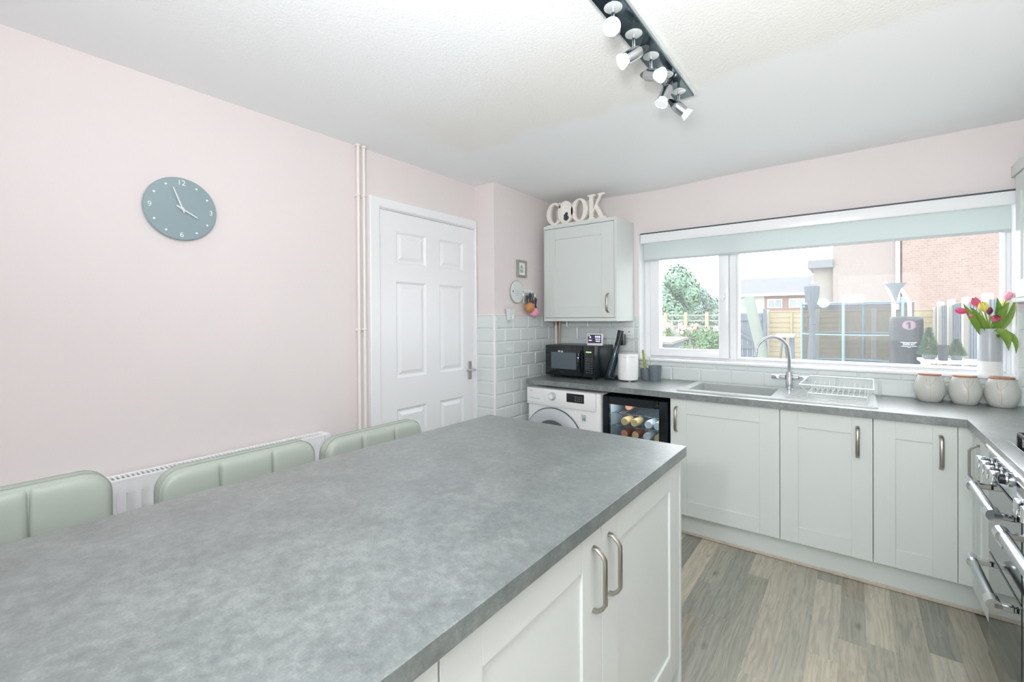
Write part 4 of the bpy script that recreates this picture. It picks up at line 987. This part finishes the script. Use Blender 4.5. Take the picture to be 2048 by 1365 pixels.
# ================================================================== RANGE COOKER
rg = thing('range_cooker', 'black and stainless range cooker at the right edge of the picture', 'cooker', (3.0, -1.45, 0))
RX, RYa, RYb = 2.728, -1.905, -1.004
RFm = RZ((RX, 0, 0), -90)      # local x -> -y, y(away) -> +x
part('oven_body', MB().box(RX+.02, XR-.005, RYa, RYb, .08, .885, .002), mat('grey_range_side', '#6f7674', .35, metal=.6), rg, smooth=0)
part('hob_plate', MB().box(RX-.008, XR-.005, RYa, RYb, .885, .915, .004, 2), M['stainless'], rg)
part('control_panel', MB(RFm).box(1.006, 1.903, -.002, .03, .782, .885, .003), M['stainless'], rg)
part('front_trim', MB(RFm).box(1.006, 1.903, -.012, .006, .876, .890, .002), M['chrome'], rg)
ov = mat('black_oven_glass', '#1c2528', .07, metal=.15, coat=.6); side_m = mat('grey_oven_steel', '#7b8280', .3, metal=.8)
def oven_door(x0, x1, z0, z1, hz, mark=False):
    d = part('oven_door', MB(RFm).box(x0, x1, -.004, .025, z0, z1, .003), ov, rg)
    b = MB(RFm); b.tube([(x0+.055, -.056, hz), (x1-.055, -.056, hz)], .0150, 16)
    hnd = part('handle', b, M['stainless'], d)
    for s_, xx in ((1, x0+.05), (-1, x1-.05)):
        b = MB(RFm); b.tube([(xx-.014*s_, -.056, hz), (xx+.03*s_, -.056, hz)], .0200, 16); b.box(xx-.004, xx+.014, -.058, -.004, hz-.010, hz+.010, .003)
        part('handle_end', b, M['chrome'], d)
    return d
oven_door(1.012, 1.445, .492, .778, .742); od = oven_door(1.012, 1.445, .085, .484, .455); oven_door(1.455, 1.897, .085, .778, .722)
part('oven_badge', MB(RFm).box(1.14, 1.22, -.0065, -.003, .575, .583, .001), M['chrome'], rg)
kns = [1.10, 1.168, 1.236, 1.304, 1.60, 1.668, 1.736, 1.804]
for x in kns:
    k = MB(RFm); k.lathe([(.023, 0), (.023, .006), (.019, .008), (.018, .012)], (x, -.002, .838), (0, -1, 0), n=24); kb_ = part('knob', k, M['chrome'], rg)
    k = MB(RFm); k.lathe([(.017, .012), (.016, .026)], (x, -.002, .838), (0, -1, 0), n=20); part('knob_collar', k, M['black_satin'], kb_)
    k = MB(RFm); k.box(x-.008, x+.008, -.050, -.026, .816, .862, .003, 2); part('knob_grip', k, M['chrome'], kb_)
part('clock_panel', MB(RFm).box(1.40, 1.52, -.006, -.001, .815, .862, .002), M['black_gloss'], rg)
part('side_foot', MB(RFm).box(1.02, 1.89, .06, .09, .005, .082), M['black_satin'], rg, smooth=0)
for gx in (-1.16, -1.45, -1.74):
    g = MB()
    for dy in (-.125, 0, .125): g.box(2.80, 3.24, gx+dy-.005, gx+dy+.005, .937, .952, .002)
    for dx in (2.80, 3.02, 3.235): g.box(dx-.005, dx+.005, gx-.13, gx+.13, .937, .952, .002)
    for dx in (2.80, 3.235):
        for dy in (-.125, .125): g.box(dx-.006, dx+.006, gx+dy-.006, gx+dy+.006, .915, .94)
    part('pan_support', g, M['black_iron'], rg)
    for bx in (2.90, 3.13): part('burner', MB().lathe([(.045, 0), (.045, .010), (.036, .013), (.036, .020), (.001, .021)], (bx, gx, .915), n=28), M['black_iron'], rg)
part('burner_tray', MB().box(2.775, 3.27, -1.89, -1.02, .9150, .9165, .0005), M['black_gloss'], rg)
# ================================================================== THE GARDEN
GZ = -.15
struct('ground', MB().box(-14, 16, .3, 40, GZ-.1, GZ), mat('pale_bounce_ground', '#c9c9c2', .9, var=(3, .1)))  # unseen ground, made pale to bounce daylight up to the ceiling
board = mat('honey_larch_boards', '#958a70', .75, var=(9, .12, (.3, 1, 6)))
greyb = mat('grey_weathered_boards', '#5f6871', .8, var=(9, .14, (6, 6, .4)))
conc = mat('pale_concrete_post', '#a29e94', .85)
# back fence: lapped boards between concrete posts
bf = thing('garden_fence', 'honey-coloured lapped board fence across the far end of the garden', 'fence', (2.1, 9, GZ))
FXS = [.62, 1.63, 2.64, 3.62]; FT = 1.53
lap = None
for a, b in zip(FXS[:-1], FXS[1:]):
    for k in range(14):
        z = FT - .03 - k*.115
        if z < GZ: break
        mb = MB(); mb.prism([(0, 0), (-.008, 0), (-.018, -.128), (.0, -.128)], (b-a-.1, 0, 0), (a+.05, 8.97, z), ('y', 'z')); part('fence_board', mb, board, bf, smooth=0)
    part('fence_cap', MB().box(a+.04, b-.04, 8.95, 9.02, FT-.03, FT, .004), board, bf)
    part('batten', MB().box((a+b)/2-.02, (a+b)/2+.02, 8.92, 8.965, GZ, FT-.03), board, bf, smooth=0)
for a in FXS: part('fence_post', MB().box(a-.045, a+.045, 8.94, 9.05, GZ, FT+.03, .01), conc, bf)
# side fence with upright grey boards
sf = thing('side_fence', 'grey upright-board fence with pale posts along the right of the garden', 'fence', (3.62, 6.2, GZ))
bm_ = MB().box(-.012, .012, -.046, .046, GZ, 1.58, .003).mesh('fence_board', (0, 0, 0), 0); bm_.materials.append(greyb)
y = 3.0; i = 0
while y < 8.9:
    o = bpy.data.objects.new('fence_board', bm_); COL.objects.link(o); o.parent = sf
    o.location = (3.62 + (.012 if i % 2 else 0) - 3.62, y - 6.2, random.uniform(-.012, .012) - GZ); y += .098; i += 1
for z in (.3, 1.3): part('fence_rail', MB().box(3.645, 3.69, 3.0, 8.9, z, z+.08), greyb, sf, smooth=0)
for y in (3.3, 4.4, 5.7, 7.0, 8.2): part('fence_post', MB().box(3.555, 3.645, y-.05, y+.05, GZ, 1.66, .01), conc, sf)
# grey gate left of the fence
gt = thing('garden_gate', 'blue-grey boarded garden gate with diagonal braces left of the fence', 'gate', (.15, 8.8, GZ))
for k in range(9): part('gate_board', MB().box(-.45+k*.112, -.45+k*.112+.106, 8.80, 8.825, GZ+.05, 1.48, .003), greyb, gt)
for z in (.1, .62, 1.3): part('gate_rail', MB().box(-.45, .55, 8.77, 8.80, z, z+.09), greyb, gt, smooth=0)
b = MB(); b.prism([(-.45, .7), (-.33, .7), (.55, .19), (.43, .19)], (0, -.025, 0), (0, 8.79, 0)); b.prism([(-.45, 1.3), (-.33, 1.3), (.55, .72), (.43, .72)], (0, -.025, 0), (0, 8.79, 0))
part('gate_brace', b, greyb, gt, smooth=0)
part('gate_post', MB().box(.56, .63, 8.76, 8.86, GZ, 1.58, .008), greyb, gt)
# rolled turf / foam pole
p0, p1 = ray(1497, 596, 'y', 7.2), ray(1531, 735, 'y', 6.9)
sp = thing('foam_roll', 'tall pale green foam roll leaning in front of the gate', 'roll', (p1.x, p1.y, GZ))
e = p1 + (p1-p0)*((p1.z-GZ)/(p0.z-p1.z)); part('roll', MB().tube([p0, lerp(p0, e, .5), e], .105, 20), mat('pale_green_foam', '#737d75', .9, bump=(60, .2)), sp)
# weight bench
B = ray(1570, 690, 'y', 5.2)
wb_ = thing('weight_bench', 'grey and black exercise bench standing in the garden behind the tap', 'bench', (B.x, B.y, GZ))
q0, q1 = ray(1545, 673, 'y', 5.2), ray(1588, 672, 'y', 5.2)
part('head_pad', MB().ball((q0.x, q0.y, q0.z), .045, sc=(1, 1, .6)), M['black_satin'], wb_)
part('bench_pad', MB().box(q0.x+.06, q1.x+.02, q0.y-.13, q0.y+.13, q1.z-.03, q1.z+.03, .02, 3), mat('pale_grey_vinyl', '#979b9f', .5), wb_)
part('bench_post', MB().tube([(q1.x-.03, B.y, q1.z-.02), (q1.x-.04, B.y, GZ+.35), (q1.x-.07, B.y, GZ)], [.035, .06, .1], 12), greyb, wb_)
for s_ in (-1, 1): part('leg', MB().tube([(q0.x+.16, B.y+.1*s_, q1.z-.02), (q0.x+.16+.12*s_, B.y+.18*s_, GZ)], .018, 8), M['charcoal'], wb_)
# trampoline with net enclosure
TC = ray(1708, 640, 'y', 6.6); TR_ = .80; tz = .55
tr = thing('trampoline', 'small trampoline with a dark net enclosure and pale blue foam poles', 'trampoline', (TC.x, TC.y, GZ))
teal = mat('pale_blue_foam', '#75909a', .7)
part('frame_ring', MB().torus((TC.x, TC.y, tz), TR_, .03, n=48), teal, tr)
part('jump_mat', MB().lathe([(.001, 0), (TR_-.05, 0), (TR_-.05, -.006)], (TC.x, TC.y, tz), n=48, cap=False), M['black_satin'], tr)
n = MB(); n.grid([[(TC.x + TR_*math.cos(2*PI*i/60), TC.y + TR_*math.sin(2*PI*i/60), z) for i in range(60)] for z in (tz, .9, 1.3, 1.62)], close_v=True); part('safety_net', n, M['net'], tr)
for z in (1.08, 1.62): part('net_band', MB().torus((TC.x, TC.y, z), TR_, .011, n=48, m=6), teal, tr)
for k in range(6):
    a = k*PI/3 + .35; x, y = TC.x + (TR_+.01)*math.cos(a), TC.y + (TR_+.01)*math.sin(a)
    part('net_pole', MB().cyl((x, y, GZ), (x, y, 1.70), .02, n=12), teal, tr)
# gathered grey net / folded parasol
U0 = ray(1624, 640, 'y', 5.0)
pr = thing('folded_parasol', 'grey hourglass-shaped folded garden parasol left of the trampoline', 'parasol', (U0.x, U0.y, GZ))
grf = mat('grey_canvas', '#565f66', .8)
sk_ = MB()
zs = [(.07, GZ+.25), (.05, .85), (.032, 1.15), (.028, 1.40), (.05, 1.56), (.085, 1.72), (.092, 1.86), (.02, 1.90)]
for i in range(28):
    pass
sk_.grid([[(U0.x + (r*(1+.16*(j % 2)))*math.cos(2*PI*j/24), U0.y + (r*(1+.16*(j % 2)))*math.sin(2*PI*j/24), z) for j in range(24)] for r, z in zs], close_v=True)
part('canvas', sk_, grf, pr, smooth=60); part('pole', MB().cyl((U0.x, U0.y, GZ), (U0.x, U0.y, 1.93), .018, n=10), M['white_appl'], pr)
part('tie', MB().torus((U0.x, U0.y, 1.28), .033, .008, n=20, m=6), greyb, pr)
# free-standing punch bag
BC = ray(1812, 690, 'y', 4.0); BR = .165; BT = 1.385
bgm = mat('slate_vinyl', '#161f27', .45)
pb_ = thing('punch_bag', 'free-standing slate grey punch bag with a pink number one disc', 'punch bag', (BC.x, BC.y, GZ))
part('bag', MB().lathe([(.001, .42), (BR*.92, .42), (BR, .46), (BR*1.02, .72), (BR*.955, .86), (BR*.97, 1.02), (BR, 1.20), (BR*.99, 1.33), (BR*.93, BT-.012), (BR*.80, BT), (.001, BT)], (BC.x, BC.y, 0), n=48, cap=False), bgm, pb_, smooth=50)
part('bag_base', MB().lathe([(.27, GZ), (.28, GZ+.05), (.26, GZ+.28), (.14, GZ+.42), (.10, .43)], (BC.x, BC.y, 0), n=40), M['black_satin'], pb_)
phi0 = math.atan2(CAM.y - BC.y, CAM.x - BC.x)
def bagwarp(cz, off=0, dr=.0):
    def w(co):
        a = phi0 + off + co.x/BR; r = BR*1.012 + .0015 + dr + co.z*.5; return Vector((BC.x + r*math.cos(a), BC.y + r*math.sin(a), cz + co.y))
    return w
def bagpatch(poly, cz, m, name, off=0, dr=0):
    mb = MB(); w_ = bagwarp(cz, off, dr); mb.bm.faces.new([mb.bm.verts.new((x, y, 0)) for x, y in poly])
    bmesh.ops.triangulate(mb.bm, faces=mb.bm.faces); bmesh.ops.subdivide_edges(mb.bm, edges=mb.bm.edges, cuts=3, use_grid_fill=True)
    for v in mb.bm.verts: v.co = w_(v.co)
    return part(name, mb, m, pb_, smooth=0)
disc = [(.064*math.cos(2*PI*i/40), .056*math.sin(2*PI*i/40)) for i in range(40)]
bagpatch(disc, 1.275, mat('dusty_pink_disc', '#75606d', .6), 'number_disc', .18)
numm = mat('dark_numeral', '#141b22', .6)
for poly in ([(-.008, -.040), (.013, -.040), (.013, .040), (-.004, .040), (-.008, .036)], [(-.004, .040), (-.026, .024), (-.026, .010), (-.008, .022)]): bagpatch(poly, 1.275, numm, 'number', .18, .0022)
wht = mat('bag_white_print', '#a7adb0', .6)
part('maker_mark', text('EVERLAST', .034, None, .0003, bagwarp(1.04, .18, .0015), sx=.78, bold=.0006), wht, pb_, smooth=0)
for poly in ([(-.085, .026), (-.06, .018), (.06, .018), (.085, .026), (.072, .03), (.0, .026), (-.072, .03)], [(-.085, -.026), (-.06, -.018), (-.02, -.018), (0, -.03), (.02, -.018), (.06, -.018), (.085, -.026), (.02, -.025), (0, -.042), (-.02, -.025)]):
    bagpatch(poly, 1.04, wht, 'mark_border', .18, .0012)
# white tubular frame with a grey funnel
a0, a1, b0, b1 = ray(1771, 565, 'y', 4.5), ray(1787, 603, 'y', 4.5), ray(1801, 577, 'y', 4.5), ray(1819, 606, 'y', 4.5)
tf = thing('tubular_frame', 'white tubular frame with a grey funnel rising behind the punch bag', 'frame', (a1.x, 4.5, GZ))
part('left_tube', MB().tube([a0, a1, (a1.x+.01, 4.5, GZ)], .022, 10), M['white_appl'], tf); part('right_tube', MB().tube([b0, lerp(b0, b1, .8), b1, (b1.x+.02, 4.5, GZ)], .022, 10), M['white_appl'], tf)
fz = ray(1790, 567, 'y', 4.5); part('funnel', MB().lathe([(.012, -.25), (.05, -.10), (.12, .0), (.115, 0), (.045, -.10)], fz, n=24, cap=False), mat('pale_grey_funnel', '#666e73', .6), tf)
# white table with conifers and a pot
TY = 3.0; tb0, tb1 = ray(1838, 718, 'y', TY), ray(1990, 735, 'y', TY); TZ = .93
tbm = thing('garden_table', 'white garden table carrying two small conifers and a dark pot', 'table', ((tb0.x+tb1.x)/2, TY, GZ))
part('table_top', MB().box(tb0.x, tb1.x, TY-.22, TY+.22, TZ-.03, TZ, .006), M['white_appl'], tbm)
for x in (tb0.x+.05, tb1.x-.05):
    for y in (TY-.18, TY+.18): part('leg', MB().box(x-.02, x+.02, y-.02, y+.02, GZ, TZ-.03), M['white_appl'], tbm, smooth=0)
def conifer(u, z1, r, label, seed):
    P_ = ray(u, 690, 'y', TY); random.seed(seed)
    t = thing('potted_conifer', label, 'plant', (P_.x, TY, TZ), 'small conifers on the white table')
    part('plant_pot', MB().lathe([(r*.55, 0), (r*.72, .05), (r*.66, .05), (r*.5, .01), (.001, .045)], (P_.x, TY, TZ), n=20), M['charcoal'], t)
    f = MB()
    for k in range(1100):
        h = random.random()**1.2; z = TZ + .045 + h*(z1 - TZ - .05); rr_ = r*(1.02 - h)*random.uniform(.55, 1.05); a = random.random()*2*PI
        c = Vector((P_.x + rr_*math.cos(a), TY + rr_*math.sin(a), z)); d = Vector((math.cos(a)*.9, math.sin(a)*.9, random.uniform(.2, 1))).normalized(); s_ = d.cross(Vector((0, 0, 1))).normalized(); L = r*random.uniform(.25, .42)
        q_ = [f.bm.verts.new(v) for v in (c - s_*L*.18, c + s_*L*.18, c + d*L, )]; f.cap(q_)
        q_ = [f.bm.verts.new(v) for v in (c - d.cross(s_)*L*.18, c + d.cross(s_)*L*.18, c + d*L)]; f.cap(q_)
    part('foliage', f, mat('conifer_green', '#4b6a4e', .8, var=(30, .25)), t, kind='stuff', smooth=0)
    part('trunk', MB().cyl((P_.x, TY, TZ+.03), (P_.x, TY, z1-.03), .006, .002, 8), mat('bark', '#7d6b58', .8), t)
conifer(1858, 1.262, .085, 'taller small conifer at the left end of the white table', 3)
conifer(1913, 1.145, .072, 'shorter small conifer right of the dark pot on the table', 4)
PP = ray(1886, 700, 'y', TY-.16)
solo('garden_pot', MB().lathe([(.036, 0), (.046, .145), (.05, .15), (.05, .158), (.044, .158), (.034, .01), (.001, .01)], (PP.x, TY-.16, TZ), n=24), mat('dark_garden_pot', '#1f272c', .6), 'dark grey flower pot between the two conifers on the white table', 'pot', base=Vector((PP.x, TY-.16, TZ)))
# neighbour's brick house
brick = NT('pale_orange_brick'); tcb = brick.n('ShaderNodeTexCoord'); mpb = brick.n('ShaderNodeMapping'); mpb.inputs['Rotation'].default_value = (PI/2, 0, 0)
bt = brick.n('ShaderNodeTexBrick'); bt.inputs['Scale'].default_value = 4.4; bt.inputs['Color1'].default_value = srgb('#86736b'); bt.inputs['Color2'].default_value = srgb('#7a6a63'); bt.inputs['Mortar'].default_value = srgb('#958a82'); bt.inputs['Mortar Size'].default_value = .012
brick.l(tcb.outputs['Object'], mpb.inputs[0]); brick.l(mpb.outputs[0], bt.inputs[0]); brick.l(bt.outputs[0], brick.b.inputs['Base Color']); brick.b.inputs['Roughness'].default_value = .9
hs = thing('brick_house', 'neighbouring pale orange brick house beyond the right of the garden', 'house', (5.0, 14, GZ))
part('brick_wall', MB().box(3.30, 11, 12, 20, GZ, 4.3), brick.m, hs, smooth=0)
part('left_wing', MB().box(1.82, 3.30, 12.25, 20, GZ, 4.2), mat('veil_pale_pink', '#857c78', .9), hs, smooth=0)  # painted paler than the brick, putting the glare veil into its colour
part('downpipe', MB().cyl((3.22, 12.19, GZ), (3.22, 12.19, 4.2), .05, n=10), M['white_appl'], hs)
part('eave', MB().box(1.22, 1.83, 12.15, 19, 2.78, 3.02, .02), mat('pale_grey_fascia', '#6c6f74', .7), hs)
part('roof', MB().prism([(11.6, 4.25), (20.4, 4.25), (16, 5.7)], (9.6, 0, 0), (1.7, 0, 0), ('y', 'z')), mat('brown_roof_tiles', '#6f6059', .8), hs, smooth=0)
part('lean_to', MB().box(1.35, 1.815, 12.4, 18, GZ, 2.79), mat('pale_lean_to_wall', '#85817c', .9), hs, smooth=0)
# far terrace of houses
HY = 30
def terrace(x0, x1, wall, label, nwin, eave=2.86, ridge=3.55):
    t = thing('terraced_house', label, 'house', ((x0+x1)/2, HY+3, GZ), 'terrace of houses beyond the fence')
    part('wall', MB().box(x0, x1, HY, HY+6, GZ, eave), wall, t, smooth=0)
    part('roof', MB().prism([(HY-.3, eave), (HY+6.3, eave), (HY+3, ridge+.6)], (x1-x0, 0, 0), (x0, 0, 0), ('y', 'z')), mat('pale_slate_roof', '#606266', .8), t, smooth=0)
    part('fascia', MB().box(x0, x1, HY-.34, HY-.28, eave-.10, eave+.06), M['white_appl'], t, smooth=0)
    for k in range(nwin):
        cx = x0 + (x1-x0)*(k+.5)/nwin; w_ = part('window', MB().box(cx-.42, cx+.42, HY-.04, HY+.02, 1.98, 2.55), M['white_appl'], t, smooth=0)
        part('window_glass', MB().box(cx-.36, cx-.03, HY-.05, HY-.03, 2.04, 2.49).box(cx+.03, cx+.36, HY-.05, HY-.03, 2.04, 2.49), mat('far_window_glass', '#7d8791', .1), w_, smooth=0)
    return t
redw = mat('pale_red_render', '#7d665e', .9)
terrace(-4.6, -2.4, mat('white_render', '#a09d99', .9), 'far white-rendered terraced house behind the grey gate', 1)
terrace(-2.4, .0, redw, 'far terraced house with pale red walls and white windows', 2)
terrace(.0, 2.6, redw, 'far terraced house partly hidden by the folded parasol', 2, 2.95, 3.6)
# greenery
def leaves(center, rad, n, size, m, name, parent, seed, cone=False):
    random.seed(seed); f = MB(); cx, cy, cz = center; blobs = []
    for k in range(14):
        a, b_ = random.random()*2*PI, math.acos(random.uniform(-.8, 1)); blobs.append((Vector((math.cos(a)*math.sin(b_)*rad[0]*.62, math.sin(a)*math.sin(b_)*rad[1]*.62, math.cos(b_)*rad[2]*.62)), random.uniform(.32, .5)))
    for k in range(n):
        c0_, s0 = random.choice(blobs); d = Vector((random.gauss(0, 1), random.gauss(0, 1), random.gauss(0, 1))).normalized()
        p = Vector((cx, cy, cz)) + c0_ + Vector((d.x*rad[0], d.y*rad[1], d.z*rad[2]))*s0*random.uniform(.75, 1.05)
        t1 = d.orthogonal().normalized(); t1 = Matrix.Rotation(random.random()*2*PI, 3, d) @ t1; t2 = (d.cross(t1) + d*random.uniform(-.5, .5)).normalized(); s_ = size*random.uniform(.6, 1.3)
        f.cap([f.bm.verts.new(p + v) for v in (-t1*s_, -t2*s_*.45, t1*s_, t2*s_*.45)])
    return part(name, f, m, parent, kind='stuff', smooth=0)
bark = mat('grey_bark', '#8b8074', .9)
def tree(u, ytop, y, w, m, label, seed, size=.085, n=6500, name='tree'):
    top = ray(u, ytop, 'y', y); t = thing(name, label, 'tree', (top.x, y, GZ), None); hgt = top.z - GZ; rz = hgt*.36
    part('trunk', MB().tube([(top.x, y, GZ), (top.x+.05, y, GZ+hgt*.35), (top.x-.03, y, GZ+hgt*.75)], [.14, .10, .04], 8), bark, t)
    leaves((top.x, y, top.z - rz), (w, w, rz), n, size, m, 'crown', t, seed); return t
g1 = mat('pale_green_leaves', '#6f8b76', .8, var=(2, .2)); g2 = mat('grey_green_leaves', '#7b8f84', .8, var=(2, .2)); g3 = mat('fresh_green_leaves', '#587550', .8, var=(3, .25))
tree(1348, 535, 14, 1.05, g1, 'tall pale green tree at the left edge of the window view', 11)
tree(1388, 572, 17.6, .9, g2, 'smaller grey-green tree right of the tall one', 12)
tree(1420, 592, 22.5, 1.7, g2, 'low spreading tree beside the window mullion', 13, .12)
tree(1312, 560, 27, 1.8, g2, 'far tree mostly hidden by the left window frame', 14, .12)
bs = thing('garden_bush', 'dense green bush low in the left window pane', 'bush', (.68, 2.7, GZ))
part('stems', MB().tube([(.68, 2.7, GZ), (.70, 2.72, .8)], [.05, .02], 8), bark, bs)
leaves((.73, 2.7, .90), (.34, .34, .40), 7000, .021, g3, 'foliage', bs, 21)
# trellis-topped side fence on the left
lf = thing('trellis_fence', 'pale grey slatted side fence behind the bush', 'fence', (-.3, 7.0, GZ))
for k in range(16):
    x = -1.5 + k*.115; part('fence_board', MB().box(x, x+.098, 7.0, 7.02, GZ, 1.10+.02*(k % 2), .003), mat('pale_grey_fence', '#84847f', .85) if k == 0 else bpy.data.materials['pale_grey_fence'], lf)
for z in (1.18, 1.30, 1.42): part('trellis_rail', MB().box(-1.5, .34, 7.0, 7.02, z, z+.03), bpy.data.materials['pale_grey_fence'], lf, smooth=0)
for x in (-1.2, -.75, -.3, .15): part('fence_post', MB().box(x, x+.07, 6.96, 7.0, GZ, 1.50), mat('pale_timber_post', '#9c8a74', .85), lf, smooth=0)
for i, (u, v) in enumerate(((1338, 652), (1366, 655), (1393, 652))):
    p = ray(u, v, 'y', 6.6); t = thing('rose_bush', ['pale pink rose bush against the grey slatted fence, leftmost', 'white rose bush against the grey slatted fence, middle', 'salmon rose bush against the grey slatted fence, rightmost'][i], 'bush', (p.x, p.y, GZ))
    part('stems', MB().tube([(p.x, p.y, GZ), (p.x, p.y, p.z)], [.02, .008], 6), bark, t); leaves((p.x, p.y, p.z-.22), (.13, .13, .28), 500, .03, g3, 'foliage', t, 31+i)
    for k in range(5): part('bloom', MB().ball((p.x + random.uniform(-.1, .1), p.y-.13, p.z + random.uniform(-.12, .05)), .04, 10, 6), mat('rose_bloom', ['#b58a8c', '#b9b6b2', '#b58c79'][i], .8), t)
sh0 = ray(1345, 688, 'y', 3.6)
sh_ = thing('log_store', 'low weathered shed roof in the lower left corner of the window', 'shed', (sh0.x, 3.7, GZ))
part('shed_roof', MB().prism([(3.3, .985), (4.1, 1.035), (4.1, 1.07), (3.3, 1.02)], (.72, 0, 0), (sh0.x-.62, 0, 0), ('y', 'z')), mat('weathered_roof_felt', '#77726a', .9, var=(9, .2)), sh_, smooth=0)
part('shed_wall', MB().box(sh0.x-.55, sh0.x+.04, 3.4, 4.05, GZ, .99), greyb, sh_, smooth=0)
